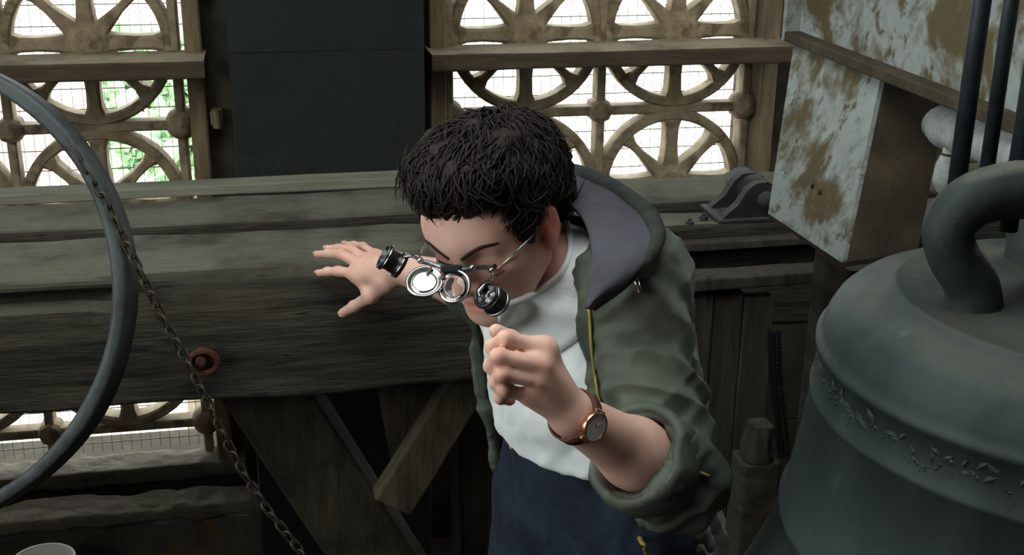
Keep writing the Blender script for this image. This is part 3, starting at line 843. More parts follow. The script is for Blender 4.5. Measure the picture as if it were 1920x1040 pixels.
# ================================================================ THE MAN
hipC = A(0.450, 1.615, 0.975)
neckB = P(1064, 512, 1.80)
shL = P(1184, 530, 1.675); shR = P(918, 485, 1.88)
elL = P(1258, 892, 1.575); wrL = P(1074, 778, 1.42)
elR = P(965, 560, 2.0); wrR = P(750, 503, 2.10)
TU = unit(neckB - hipC)
TL = shL - shR; TL = unit(TL - TU * (TL @ TU)); TF = np.cross(TL, TU)
TAX = np.array([TL, TF, TU])
def T(l, f, u): return hipC + TL * l + TF * f + TU * u
HT = np.linalg.norm(neckB - hipC)

# head frame: face turned to the viewer's left and bowed
psi, th, rol = R(36), R(37), R(-5)
def camvec(x, y, z): return CR * x + CU * y - CF * z       # right, up, towards the viewer
Fc = A(-math.sin(psi) * math.cos(th), -math.sin(th), math.cos(psi) * math.cos(th))
Lc = A(math.cos(psi), 0, math.sin(psi)); Uc = np.cross(Fc, Lc) * -1
Uc = np.cross(Lc, Fc); Uc = Uc if Uc[1] > 0 else -Uc
Lr = Lc * math.cos(rol) + Uc * math.sin(rol); Ur = Uc * math.cos(rol) - Lc * math.sin(rol)
HL, HF, HU = camvec(*Lr), camvec(*Fc), camvec(*Ur)
HAX = np.array([HL, HF, HU])
HC = P(934, 425, 1.68)
HS = 0.97
def H(l, f, u): return HC + (HL * l + HF * f + HU * u) * HS
def hell(c, rad, k=0.02, op='u'): return ell(H(*c), HAX, A(*rad) * HS, k, op)
def hcone(a, b, ra, rb, k=0.02, op='u'): return cone(H(*a), H(*b), ra * HS, rb * HS, k, op)

trunk = [
    ell(T(0, 0, 0.02), TAX, A(0.150, 0.105, 0.13), 0.06),
    ell(T(0, 0.0, 0.17), TAX, A(0.125, 0.092, 0.15), 0.08),
    ell(T(0, 0.01, HT * 0.66), TAX, A(0.132, 0.098, 0.165), 0.08),
    cone(shR, shL, 0.055, 0.055, 0.08),
    cone(neckB - TU * 0.035, shL - TU * 0.01, 0.05, 0.05, 0.04), cone(neckB - TU * 0.035, shR - TU * 0.01, 0.05, 0.05, 0.04),
]
hipL = T(0.085, 0, -0.02); hipR = T(-0.085, 0, -0.02)
knL = A(0.40, 1.50, 0.50); knR = A(0.33, 1.66, 0.49)
anL = A(0.43, 1.60, 0.09); anR = A(0.35, 1.80, 0.09)
legs = [cone(hipL, knL, 0.088, 0.056, 0.04), cone(hipR, knR, 0.088, 0.056, 0.04), cone(knL, anL, 0.054, 0.038, 0.03), cone(knR, anR, 0.054, 0.038, 0.03)]
arms = [cone(shL, elL, 0.050, 0.040, 0.04), cone(elL, elL * .6 + wrL * .4, 0.042, 0.042, 0.03), cone(elL * .6 + wrL * .4, wrL, 0.041, 0.0275, 0.02),
        cone(shR, elR, 0.050, 0.040, 0.04), cone(elR, elR * .6 + wrR * .4, 0.041, 0.040, 0.03), cone(elR * .6 + wrR * .4, wrR, 0.039, 0.027, 0.02)]
feet = [cone(anL - A(0, 0, .045), anL + TF * 0.15 - A(0, 0, .055), 0.035, 0.03, 0.02), cone(anR - A(0, 0, .045), anR + TF * 0.15 - A(0, 0, .055), 0.035, 0.03, 0.02)]
face = [
    hell((0, -0.012, 0.045), (0.075, 0.098, 0.085)),
    hell((0, 0.040, -0.022), (0.060, 0.058, 0.080), 0.04),
    hcone((0.052, 0.0, -0.045), (0.016, 0.074, -0.086), 0.020, 0.020, 0.03), hcone((-0.052, 0.0, -0.045), (-0.016, 0.074, -0.086), 0.020, 0.020, 0.03),
    hell((0, 0.082, -0.088), (0.020, 0.016, 0.017), 0.02),
    hell((0.043, 0.055, -0.012), (0.023, 0.028, 0.024), 0.03), hell((-0.043, 0.055, -0.012), (0.023, 0.028, 0.024), 0.03),
    hcone((0.042, 0.070, 0.030), (0.008, 0.088, 0.032), 0.013, 0.012, 0.02), hcone((-0.042, 0.070, 0.030), (-0.008, 0.088, 0.032), 0.013, 0.012, 0.02),
    hell((0, 0.070, 0.058), (0.058, 0.026, 0.035), 0.04),
    hell((0.031, 0.102, 0.010), (0.017, 0.014, 0.012), 0.012, 's'), hell((-0.031, 0.102, 0.010), (0.017, 0.014, 0.012), 0.012, 's'),
    hell((0.031, 0.078, 0.008), (0.0165, 0.014, 0.0125), 0.006), hell((-0.031, 0.078, 0.008), (0.0165, 0.014, 0.0125), 0.006),
    hcone((0, 0.094, 0.018), (0, 0.117, -0.022), 0.0075, 0.0105, 0.014), hell((0, 0.118, -0.026), (0.011, 0.011, 0.010), 0.008),
    hell((0.012, 0.106, -0.030), (0.008, 0.010, 0.008), 0.006), hell((-0.012, 0.106, -0.030), (0.008, 0.010, 0.008), 0.006),
    hell((0, 0.090, -0.055), (0.028, 0.014, 0.018), 0.016),
    hcone((-0.019, 0.094, -0.0555), (0.019, 0.094, -0.0555), 0.0055, 0.0055, 0.006), hcone((-0.015, 0.096, -0.068), (0.015, 0.096, -0.068), 0.0065, 0.0065, 0.006),
    hcone((-0.020, 0.1045, -0.0615), (0.020, 0.1045, -0.0615), 0.0028, 0.0028, 0.003, 's'),
]
nk = H(0, -0.040, -0.040)
neck = [cone(nk, neckB, 0.050, 0.054, 0.015), cone(H(0, 0.020, -0.070), neckB + TF * 0.045 - TU * 0.03, 0.022, 0.026, 0.02)]
def finger(ch, r0, r1, k=0.0035):
    out = []
    n = len(ch) - 1
    for i in range(n):
        a, b = r0 + (r1 - r0) * i / n, r0 + (r1 - r0) * (i + 1) / n
        out.append(cone(ch[i], ch[i + 1], a, b, k))
        if 0 < i: out.append(ell(ch[i], np.eye(3), A(1, 1, 1) * a * 1.08, 0.004))
    return out
def pp(*rows): return [P(*r) for r in rows]
handR = []
RW = wrR
rf = dict(
    pinky=pp((700, 475, 2.185), (680, 462, 2.212), (664, 459, 2.238), (648, 458, 2.258)),
    ring=pp((684, 484, 2.168), (657, 467, 2.192), (635, 465, 2.222), (614, 466, 2.248)),
    middle=pp((674, 495, 2.155), (640, 476, 2.175), (617, 475, 2.208), (595, 477, 2.238)),
    index=pp((668, 514, 2.15), (634, 508, 2.172), (614, 509, 2.198), (598, 512, 2.215)))
for nme, r in (('pinky', 0.0078), ('ring', 0.0088), ('middle', 0.0092), ('index', 0.009)):
    handR.append(cone(RW * 0.85 + rf[nme][0] * 0.15, rf[nme][0] + (RW - rf[nme][0]) * 0.05, 0.0175, 0.0112, 0.012))
    handR += finger(rf[nme], r * 1.12, r * 0.78)
tR = pp((728, 526, 2.115), (694, 556, 2.142), (664, 574, 2.178), (642, 587, 2.212))
handR += [cone(RW, tR[0], 0.018, 0.016, 0.012), cone(tR[0], rf['index'][0], 0.015, 0.010, 0.014), cone(tR[0], tR[1], 0.016, 0.0125, 0.012)] + [cone(tR[1], rf['index'][0], 0.008, 0.009, 0.016)] + finger(tR[1:], 0.0118, 0.0088)
lf = dict(
    index=pp((1022, 652, 1.378), (948, 634, 1.362), (922, 650, 1.386), (934, 664, 1.412)),
    middle=pp((1019, 684, 1.366), (934, 668, 1.350), (920, 686, 1.380), (940, 698, 1.408)),
    ring=pp((1006, 713, 1.368), (942, 700, 1.352), (930, 718, 1.380), (952, 728, 1.406)),
    pinky=pp((984, 740, 1.378), (946, 730, 1.366), (938, 746, 1.388), (958, 752, 1.408)))
handL = []
for nme, r in (('pinky', 0.0074), ('ring', 0.0084), ('middle', 0.0089), ('index', 0.0087)):
    handL.append(cone(wrL * 0.85 + lf[nme][0] * 0.15, lf[nme][0] + (wrL - lf[nme][0]) * 0.06, 0.0185, 0.0112, 0.010))
    handL += finger(lf[nme], r * 1.12, r * 0.82)
tLh = pp((1046, 742, 1.440), (1000, 676, 1.436), (958, 636, 1.424), (930, 620, 1.412))
handL += [cone(wrL, tLh[0], 0.018, 0.017, 0.012), cone(tLh[0], tLh[1], 0.017, 0.0135, 0.012), cone(tLh[1], lf['index'][0], 0.012, 0.010, 0.02)] + finger(tLh[1:], 0.0122, 0.009)

man = empty('person', (hipC[0], hipC[1], 0), 'man in olive jacket and white T-shirt bowing his head, one hand on the beam', 'person')
ears = []
for sx in (-1, 1):
    ears += [hell((0.080 * sx, -0.014, 0.004), (0.0095, 0.019, 0.033), 0.005), hell((0.078 * sx, -0.004, -0.024), (0.008, 0.010, 0.012), 0.006),
             hell((0.0905 * sx, -0.010, 0.004), (0.007, 0.0115, 0.021), 0.004, 's')]
facegrp = ('fn', 'u', 0.012, (lambda X: evaluate(face, X),))
hRgrp = ('fn', 'u', 0.012, (lambda X: evaluate(handR, X),)); hLgrp = ('fn', 'u', 0.012, (lambda X: evaluate(handL, X),))
bodyprims = trunk + legs + feet + arms + neck + [facegrp, hRgrp, hLgrp] + ears
def bounds(prims, pad=0.02):
    ps = []
    for p in prims:
        q = p[3]
        if p[0] == 'cone': ps += [q[0] - q[2], q[0] + q[2], q[1] - q[3], q[1] + q[3]]
        elif p[0] == 'ell': ps += [q[0] - max(q[2]), q[0] + max(q[2])]
    ps = np.array(ps); return ps.min(0) - pad, ps.max(0) + pad
blo, bhi = bounds(trunk + legs + feet + arms + neck + face + handR + handL)
V, Fq = sdf_mesh(bodyprims, 0.0034, lo=blo, hi=bhi)
body = bobj('body', V, Fq, 'skin', man)
BODY = bvh(V, Fq)
# skin colouring: ears, lips, nose, knuckles a little redder; stubble on the jaw greyer
tint = np.ones((len(V), 4)); loc = (V - HC) @ HAX.T / HS
def blob(c, r, col, amt):
    d = np.linalg.norm((loc - A(*c)) / A(*r), axis=1); w = amt * np.clip(1.4 - d, 0, 1)[:, None]
    tint[:, :3] = tint[:, :3] * (1 - w) + A(*col) * w
for sx in (-1, 1): blob((0.080 * sx, -0.01, 0.0), (0.016, 0.024, 0.036), (1.0, 0.48, 0.46), 0.9)
for sx in (-1, 1): blob((0.040 * sx, 0.080, -0.012), (0.022, 0.03, 0.02), (1.0, 0.78, 0.76), 0.6)
blob((0, 0.12, -0.02), (0.018, 0.02, 0.022), (1.0, 0.72, 0.70), 0.7)
blob((0, 0.10, -0.062), (0.024, 0.016, 0.013), (0.86, 0.50, 0.48), 0.9)
blob((0, 0.06, -0.09), (0.06, 0.06, 0.028), (0.88, 0.82, 0.80), 0.6)
for sx in (-1, 1): blob((0.031 * sx, 0.09, 0.006), (0.02, 0.012, 0.013), (0.90, 0.74, 0.74), 0.7)
for ch in (rf, lf):
    for c in ch.values():
        for q in c[:2]:
            w = 0.5 * np.clip(1.4 - np.linalg.norm(V - q, axis=1) / 0.014, 0, 1)[:, None]
            tint[:, :3] = tint[:, :3] * (1 - w) + A(1.0, 0.76, 0.72) * w
at = body.data.color_attributes.new('tint', 'FLOAT_COLOR', 'POINT'); at.data.foreach_set('color', tint.ravel())

# nails
def nail(p0, p1, up, r):
    d = unit(p1 - p0); up = unit(up - d * (up @ d)); s = np.cross(d, up); c = p1 + up * r * 0.86 + d * r * 0.25
    return loft([np.array([c + s * r * 0.62 * math.cos(t) + d * r * 0.8 * math.sin(t) - up * 0.12 * r * abs(math.cos(t)) + up * e for t in np.linspace(0, 2 * math.pi, 10, endpoint=False)]) for e in (-0.001, 0.0004)])
for c in list(rf.values()) + [tR]:
    obj('fingernail', *nail(c[-2], c[-1], -CF * 0.6 + CU * 0.5, 0.0075), 'skin', man, True)
for o in man.children:
    if o.name.startswith('fingernail'):
        ca = o.data.color_attributes.new('tint', 'FLOAT_COLOR', 'POINT'); ca.data.foreach_set('color', [1.0, 0.9, 0.86, 1.0] * len(o.data.vertices))

# eyebrows and lashes
def skin_pt(q, lift=0.0005):
    c = H(0, 0.0, 0.02); d = unit(q - c)
    r = BODY.ray_cast(Vector(c + d * 0.25), Vector(-d))
    return q if r[0] is None else np.array(r[0]) + d * lift
def brow(sx):
    pts = spline([H(0.010 * sx, 0.104, 0.022), H(0.025 * sx, 0.101, 0.031), H(0.040 * sx, 0.092, 0.037), H(0.056 * sx, 0.076, 0.035)], 8)
    pts = np.array([skin_pt(q_) for q_ in pts])
    n = len(pts); return tube(pts, [0.0031 * (0.45 + 0.45 * math.sin(math.pi * (0.25 + 0.75 * i / n))) for i in range(n)], 8)
for sx in (-1, 1):
    obj('eyebrow', *brow(sx), 'hair', man, True)
    obj('eyelashes', *tube([skin_pt(q_) for q_ in spline([H(0.018 * sx, 0.0895, 0.002), H(0.031 * sx, 0.0935, -0.0005), H(0.046 * sx, 0.0855, 0.003)], 6)], 0.0013, 6), 'hair', man, True)

# ---------------------------------------------------------------- hair
hp = [hell((0, -0.022, 0.070), (0.089, 0.108, 0.086), 0.02), hell((0.0, 0.035, 0.118), (0.075, 0.062, 0.042), 0.03),
      hell((0.0, -0.085, 0.03), (0.075, 0.045, 0.085), 0.03), hell((0.066, 0.022, 0.045), (0.020, 0.024, 0.05), 0.02), hell((-0.066, 0.022, 0.045), (0.020, 0.024, 0.05), 0.02),
      hell((0.0, 0.14, 0.020), (0.078, 0.075, 0.066), 0.015, 's'), hell((0.098, -0.006, -0.008), (0.05, 0.034, 0.044), 0.006, 's'), hell((-0.098, -0.006, -0.008), (0.05, 0.034, 0.044), 0.006, 's'),
      hell((0, 0.02, -0.10), (0.12, 0.10, 0.075), 0.015, 's')]
HV, HFq = sdf_mesh(hp, 0.005)
HN = vnormals(HV, HFq)
HV2 = HV + HN * (0.010 * fbm(HV * 40, 5, 3) + 0.001)[:, None]
hair = bobj('hair', HV2, HFq, 'hair', man)
rng = np.random.default_rng(7)
hl = (HV - HC) @ HAX.T
cand = np.nonzero((hl[:, 2] > -0.05))[0]
locks = []
def swirl(p):
    q = p[None, :] * 26
    return A(noise(q, 61)[0], noise(q, 62)[0], noise(q, 63)[0])
for q in range(5200):
    i = cand[rng.integers(len(cand))]
    p = HV[i] - HN[i] * 0.004; nn = HN[i]; l = hl[i]
    if abs(l[0]) > 0.05 and -0.06 < l[1] < 0.045 and l[2] < 0.055 - 0.3 * max(0, l[1]): continue
    flow = unit(unit(HV[i] - H(0.0, -0.075, 0.14)) + 0.22 * rng.normal(size=3) + 0.9 * swirl(HV[i]))
    flow = unit(flow - nn * (flow @ nn)); sd = np.cross(nn, flow)
    Ln = 0.024 + 0.026 * rng.random(); cv = rng.normal() * 0.35; lift = 0.005 + 0.008 * rng.random() ** 2
    pts = []
    for t in np.linspace(0, 1, 6):
        pts.append(p + flow * Ln * t + sd * cv * Ln * t * t + nn * (lift * math.sin(math.pi * min(1.0, t * 1.05)) + 0.003 * (1 - t)))
    r0 = 0.0010 + 0.0010 * rng.random()
    locks.append(tube(pts, [r0, r0 * 1.15, r0, r0 * 0.85, r0 * 0.6, r0 * 0.15], 5, False, 0.7))
LV_, LF_ = join(*locks)
o = obj('hair_locks', LV_, LF_, 'hair', man, True); o['kind'] = 'stuff'

# ---------------------------------------------------------------- clothing
def grow(prims, d):
    out = []
    for p in prims:
        q = p[3]
        if p[0] == 'cone': out.append(cone(q[0], q[1], q[2] + d, q[3] + d, p[2], p[1]))
        else: out.append(ell(q[0], q[1], q[2] + d, p[2], p[1]))
    return out
# jeans
jp = grow(trunk[:2], 0.010) + grow(legs, 0.016) + [half(T(0, 0, 0.18), TU, 0.004)]
V, Fq = sdf_mesh(jp, 0.006)
N = vnormals(V, Fq)
V = V + N * (0.006 * fbm(V * A(22, 22, 9), 9, 3))[:, None]
jeans = bobj('jeans', V, Fq, 'jeans', man)
for k, (ak, an) in enumerate(((anL, knL), (anR, knR))):
    sp_ = [cone(ak - A(0, 0, .05), ak + TF * 0.16 - A(0, 0, .052), 0.042, 0.036, 0.02), cone(ak, ak - A(0, 0, .05), 0.045, 0.042, 0.02), half(ak - A(0, 0, 0.088), A(0, 0, -1), 0.003)]
    V, Fq = sdf_mesh(sp_, 0.006); bobj('shoe', V, Fq, 'shoe', man)
# T-shirt
nax = unit(nk - neckB)
sp1 = grow(trunk, 0.010) + [cone(neckB - nax * 0.05, neckB + nax * 0.028, 0.082, 0.070, 0.04), cone(neckB + TF * 0.03 - TU * 0.05, neckB + nax * 0.02 + TF * 0.012, 0.075, 0.066, 0.04),
     half(neckB + nax * 0.034, unit(nax * 0.75 + TU * 0.5 - TF * 0.1), 0.008), half(T(0, 0, 0.115), -TU - TL * 0.2, 0.006)]
V, Fq = sdf_mesh(sp1, 0.005)
N = vnormals(V, Fq)
loc = (V - hipC) @ TAX.T
fold = fbm(np.column_stack([loc[:, 0] * 10 + loc[:, 2] * 9, loc[:, 1] * 8, loc[:, 2] * 16 - loc[:, 0] * 16]), 12, 3)
V = V + N * (0.007 * fold * np.clip((HT - 0.02 - loc[:, 2]) / 0.08, 0.1, 1))[:, None]
shirt = bobj('t_shirt', V, Fq, 'shirt', man)
SHIRT = bvh(V, Fq)
# neck yoke with its ribbed collar, lying on neck and shoulders
def drape(inn, out, trees, n_rows=9, lift=0.005, puff=0.0, extra=0.0, nfreq=16, namp=0.004, seed=40):
    ii, oo = spline(inn, 8), spline(out, 8)
    D_ = np.zeros((n_rows, len(ii))); XY = np.zeros((n_rows, len(ii), 2))
    for a in range(n_rows):
        s_ = a / (n_rows - 1)
        for b in range(len(ii)):
            q = ii[b] * (1 - s_) + oo[b] * s_; d = q[2]
            for t_ in trees:
                r = t_.ray_cast(Vector(CAM), Vector(ray(q[0], q[1])))
                if r[0] is not None and (np.array(r[0]) - CAM) @ CF > q[2] - 0.13: d = min(d, (np.array(r[0]) - CAM) @ CF - lift)
            D_[a, b] = d - puff * math.sin(math.pi * s_) - extra; XY[a, b] = q[:2]
    for _ in range(3):                                   # relax the drape without letting it sink
        E_ = np.pad(D_, 1, mode='edge')
        av = (E_[:-2, 1:-1] + E_[2:, 1:-1] + E_[1:-1, :-2] + E_[1:-1, 2:]) / 4
        D_ = np.minimum(D_, av)
    G_ = np.array([[P(XY[a, b, 0], XY[a, b, 1], D_[a, b]) for b in range(len(ii))] for a in range(n_rows)])
    nn_ = fbm(G_.reshape(-1, 3) * nfreq, seed, 3).reshape(G_.shape[:2]) * namp
    G_ = G_ - CF * nn_[:, :, None]
    V, F = loft([g for g in G_], False, False); m = len(V)
    Vt = np.vstack([V, V + CF * 0.008 - A(0, 0, 0.003)]); Ft = F + [tuple(i + m for i in f)[::-1] for f in F]
    w_, h_ = G_.shape[1], G_.shape[0]
    rim = list(range(w_)) + [w_ - 1 + w_ * i for i in range(1, h_)] + [w_ * (h_ - 1) + j for j in range(w_ - 2, -1, -1)] + [w_ * i for i in range(h_ - 2, 0, -1)]
    for i in range(len(rim)):
        a, b = rim[i], rim[(i + 1) % len(rim)]; Ft.append((b, a, a + m, b + m))
    return Vt, Ft, G_
c_in = A((1056, 400, 1.85), (1066, 428, 1.81), (1070, 470, 1.77), (1050, 514, 1.74), (1008, 545, 1.72), (975, 562, 1.72), (935, 575, 1.75))
c_out = A((1078, 386, 1.87), (1108, 425, 1.83), (1122, 475, 1.79), (1118, 540, 1.75), (1098, 620, 1.72), (1020, 670, 1.71), (930, 650, 1.75))
V, F, YG = drape(c_in, c_out, [BODY, SHIRT], 9, 0.005, 0.006, 0.0, 18, 0.003, 44)
obj('collar', V, F, 'shirt', shirt, True)
YOKE = BVHTree.FromPolygons([tuple(v) for v in V], F)
obj('collar_rib', *tube([g - CF * 0.001 for g in YG[0]], 0.0045, 8), 'shirt', shirt, True)
# jacket: shell round trunk and arms, open in front
outer = [
    ell(T(0.0, -0.015, -0.05), TAX, A(0.196, 0.150, 0.30), 0.06),
    ell(T(0.0, -0.012, 0.20), TAX, A(0.170, 0.130, 0.20), 0.08),
    ell(T(0, -0.005, HT * 0.70), TAX, A(0.166, 0.130, 0.185), 0.08),
    cone(shR, shL, 0.066, 0.066, 0.06), cone(neckB - TU * 0.045 - TF * 0.02, shL - TU * 0.01, 0.062, 0.066, 0.05), cone(neckB - TU * 0.045 - TF * 0.02, shR - TU * 0.01, 0.062, 0.066, 0.05)]
inner = grow(outer, -0.012)
fa = unit(wrL - elL); cuffL = elL + fa * 0.085
fb = unit(wrR - elR); cuffR = elR + fb * 0.03
OV, OF = sdf_mesh(outer, 0.010)
OUTB = bvh(OV, OF)
LE = np.array([(hit(OUTB, x, y, 0, 1.65) - hipC) @ TAX.T for x, y in ((1215, 1038), (1176, 940), (1146, 870), (1118, 780), (1098, 715), (1087, 640), (1092, 575))])
def open_front(X):
    q = (X - hipC) @ TAX.T
    l, f, u = q[:, 0], q[:, 1], q[:, 2]
    left = np.interp(u, *LE[np.argsort(LE[:, 2])][:, [2, 0]].T)
    right = -0.142 + 0.0 * u
    mid = (left + right) / 2; hw = (left - right) / 2
    return np.maximum(np.abs(l - mid) - hw, -f)
def shell_inner(X):
    return evaluate(inner, X)
jk = list(outer) + [('fn', 's', 0.004, (shell_inner,)), ('fn', 's', 0.006, (open_front,)),
      half(T(0, 0, -0.17), -TU - TF * 0.12, 0.006)]
sleeves = [cone(shL, elL, 0.070, 0.062, 0.03), cone(elL, cuffL, 0.062, 0.060, 0.03), cone(shR, elR, 0.075, 0.062, 0.03), cone(elR, cuffR, 0.062, 0.055, 0.03),
           cone(cuffL - fa * 0.012, cuffL + fa * 0.05, 0.051, 0.051, 0.004, 's'), cone(cuffR - fb * 0.012, cuffR + fb * 0.06, 0.046, 0.046, 0.004, 's')]
def cutL(X):
    d = (X - cuffL) @ fa - 0.004
    near = np.linalg.norm(X - cuffL - fa * 0.05, axis=1) - 0.11
    return np.maximum(-d, near)
def cutR(X):
    d = (X - cuffR) @ fb - 0.004
    near = np.linalg.norm(X - cuffR - fb * 0.05, axis=1) - 0.11
    return np.maximum(-d, near)
sl_only = [cone(cuffL - fa * .02, cuffL + fa * 0.09, 0.085, 0.085, 0.004)]
# keep the neck clear
jk += [cone(neckB - TU * 0.03 + TF * 0.045, neckB + nax * 0.12, 0.092, 0.105, 0.01, 's')]
jk += sleeves + [('fn', 's', 0.004, (lambda X: np.maximum(np.maximum(-((X - cuffL) @ fa), np.linalg.norm(np.cross(X - cuffL, fa), axis=1) - 0.066), (X - cuffL) @ fa - 0.075),)),
                 ('fn', 's', 0.004, (lambda X: np.maximum(np.maximum(-((X - cuffR) @ fb), np.linalg.norm(np.cross(X - cuffR, fb), axis=1) - 0.066), (X - cuffR) @ fb - 0.075),))]
V, Fq = sdf_mesh(jk, 0.0045)
N = vnormals(V, Fq)
ta = unit(elL - shL)
tt = np.clip((V - shL) @ ta / np.linalg.norm(elL - shL), -0.2, 1.2)
loc = (V - hipC) @ TAX.T
arm_c = (V - shL) @ ta
wv = fbm(loc * 5, 21, 2) * 0.35
def folds(q, seed, sharp=1.6):
    return 1 - np.abs(fbm(q, seed, 2)) * sharp
f1 = folds(np.column_stack([arm_c * 13 + loc[:, 1] * 9 + wv, loc[:, 1] * 4 - arm_c * 2, loc[:, 0] * 4]), 35)
f2 = folds(np.column_stack([loc[:, 0] * 6 + loc[:, 2] * 11 + wv, loc[:, 1] * 9 - loc[:, 2] * 5, loc[:, 2] * 3]), 28)
f3 = folds(np.column_stack([arm_c * 34 - loc[:, 1] * 22, loc[:, 1] * 12, loc[:, 0] * 12 + loc[:, 2] * 10]), 36, 1.3)
fine = fbm(np.column_stack([loc[:, 0] * 22 + loc[:, 2] * 12, loc[:, 1] * 20, loc[:, 2] * 40 - loc[:, 0] * 25]), 37, 2)
el = np.clip(1 - np.linalg.norm(V - elL, axis=1) / 0.16, 0, 1) + np.clip(1 - np.linalg.norm(V - shL, axis=1) / 0.12, 0, 1)
V = V + N * (0.011 * f1 + 0.008 * f2 + (0.003 + 0.007 * el) * f3 + 0.002 * fine - 0.010)[:, None]
jacket = bobj('jacket', V, Fq, 'jacket', man)
JACKET = bvh(V, Fq)
# turned-up cuff
ring_o = []
cs = unit(np.cross(fa, A(0, 0, 1))); cu = np.cross(fa, cs)
prf = [(0.052, -0.010), (0.057, 0.006), (0.064, 0.008), (0.070, 0.0), (0.071, -0.035), (0.066, -0.045), (0.058, -0.04)]
V, F = lathe(cuffL, prf, 36, False, fa)
V = V + (0.006 * fbm((V - cuffL) * 45, 31, 2))[:, None] * unit(A(1, -1, .4))
obj('cuff', V, F, 'jacket', jacket, True)

# hood lying open on the shoulders: grey lining, dark binding along its edge
inn = A((1098, 574, 1.515), (1104, 520, 1.535), (1110, 470, 1.565), (1102, 428, 1.605), (1085, 398, 1.65), (1058, 376, 1.70), (1020, 362, 1.77), (975, 365, 1.83), (930, 390, 1.87))
out = A((1112, 578, 1.50), (1180, 526, 1.485), (1232, 458, 1.515), (1222, 412, 1.60), (1182, 374, 1.68), (1130, 342, 1.76), (1070, 322, 1.84), (1000, 318, 1.91), (930, 340, 1.95))
Vt, Ft, G_ = drape(inn, out + A(0, 0, 0.03), [JACKET, SHIRT, YOKE], 10, 0.012, 0.014, 0.0, 16, 0.006, 40)
obj('hood_lining', Vt, Ft, 'lining', jacket, True)
edge = [g + CF * 0.008 for g in G_[-1]]
n = len(edge)
obj('hood_edge', *tube(edge, [0.005 + 0.009 * min(1, max(0, (i - 8) / 16)) for i in range(n)], 10), 'rim', jacket, True)
# zips: yellow tape along both front edges, toggle and drawcord on the shoulder
def on_jacket(rows, out=0.002, fb_=1.5): return spline([hit(JACKET, x, y, out, fb_) for x, y in rows], 4)
obj('zip_tape', *tube(on_jacket([(1106, 578), (1108, 600), (1110, 630), (1113, 660), (1116, 695), (1121, 730), (1127, 762)]), 0.0036, 6, True, 0.6), 'yellow', jacket, True)
obj('zip_tape', *tube(on_jacket([(1174, 938), (1183, 968), (1194, 995), (1206, 1020), (1220, 1045)]), 0.0036, 6, True, 0.6), 'yellow', jacket, True)
obj('zip_tape', *tube(on_jacket([(889, 572), (896, 600), (906, 635), (917, 670), (928, 705), (941, 745)], 0.003, 1.78), 0.0034, 6, True, 0.6), 'yellow', jacket, True)
obj('pocket_zip', *tube(on_jacket([(1298, 880), (1312, 886), (1326, 890)]), 0.004, 6, True, 0.6), 'yellow', jacket, True)
obj('toggle', *tube([hit(JACKET, 1189, 518, 0.006), hit(JACKET, 1197, 545, 0.006)], [0.004, 0.0035], 8), 'chrome', jacket, True)

# ---------------------------------------------------------------- wristwatch on the near wrist
wc = P(1084, 787, 1.40)
wa = unit(wrL - elL)
wd = unit(P(1091, 788, 1.385) - P(1078, 782, 1.425))
wd = unit(wd - wa * (wd @ wa))
wcen = wrL - wa * 0.004
watch = empty('wristwatch', wcen - A(0, 0, 0.03), 'wristwatch with white dial, rose-gold case and brown strap on his near wrist', 'watch')
face_d = unit(-CF + 0.05 * CR + 0.1 * CU); face_d = unit(face_d - wa * (face_d @ wa))
sb_ = np.cross(wa, face_d)
obj('strap', *lathe(wcen, [(0.0300, -0.008), (0.0325, -0.009), (0.0325, 0.009), (0.0300, 0.008), (0.0300, -0.008)], 36, False, wa), 'leather', watch, True)
wp = wcen + face_d * 0.032
obj('case', *lathe(wp, [(0.001, -0.006), (0.0155, -0.006), (0.0182, -0.002), (0.0182, 0.003), (0.0166, 0.0055), (0.016, 0.004)], 36, False, face_d), 'copper', watch, True)
obj('dial', *lathe(wp, [(0.001, 0.0042), (0.0160, 0.0040)], 32, False, face_d), 'dial', watch, True)
obj('crown', *lathe(wp - wa * 0.0182, [(0.001, -0.004), (0.0028, -0.004), (0.0028, 0.0), (0.001, 0.0)], 10, False, wa), 'copper', watch, True)
for sg in (-1, 1):
    obj('lug', *obox(wp + sb_ * sg * 0.0165 - face_d * 0.002, np.array([wa, sb_, face_d]), A(0.008, 0.004, 0.0025), 0.001), 'copper', watch)
for an, ln in ((0.6, 0.007), (2.4, 0.010)):
    d_ = wa * math.cos(an) + sb_ * math.sin(an)
    obj('hand', *obox(wp + face_d * 0.0049 + d_ * ln / 2, np.array([d_, np.cross(face_d, d_), face_d]), A(ln / 2, 0.0005, 0.0002), 0.0001), 'copper', watch)

# ---------------------------------------------------------------- magnifier spectacles
GD = 1.645
_P0 = P
def P(x, y, d): return _P0(x, y, d + 0.122)
sg_ = empty('magnifier_spectacles', _P0(860, 520, GD), 'wire spectacles with flip-down magnifier lenses and black loupes on his face', 'spectacles')
def ringlens(px, py, d, rx, nrm, material, depth=0.004, rw=0.0016):
    c = P(px, py, d)
    obj('lens_ring', *lathe(c, [(rx - rw, -depth / 2), (rx + rw, -depth / 2), (rx + rw, depth / 2), (rx - rw, depth / 2), (rx - rw, -depth / 2)], 36, False, nrm), 'chrome', sg_, True)
    obj('lens', *lathe(c, [(0.0005, -0.0016), (rx * 0.6, -0.0012), (rx - rw * 0.5, 0), (rx * 0.6, 0.0012), (0.0005, 0.0016)], 36, False, nrm), material, sg_, True)
    return c
nA = unit(camvec(-0.35, 0.62, 0.70)); 
mp = P(796, 528, 1.45)
ringlens(796, 528, 1.450, 0.0225, unit(unit(CAM - mp) + unit(A(-0.1, 1.5, 3.0) - mp)), 'mirror')
ringlens(852, 537, 1.445, 0.0205, unit(camvec(-0.25, 0.25, 0.93)), 'glass')
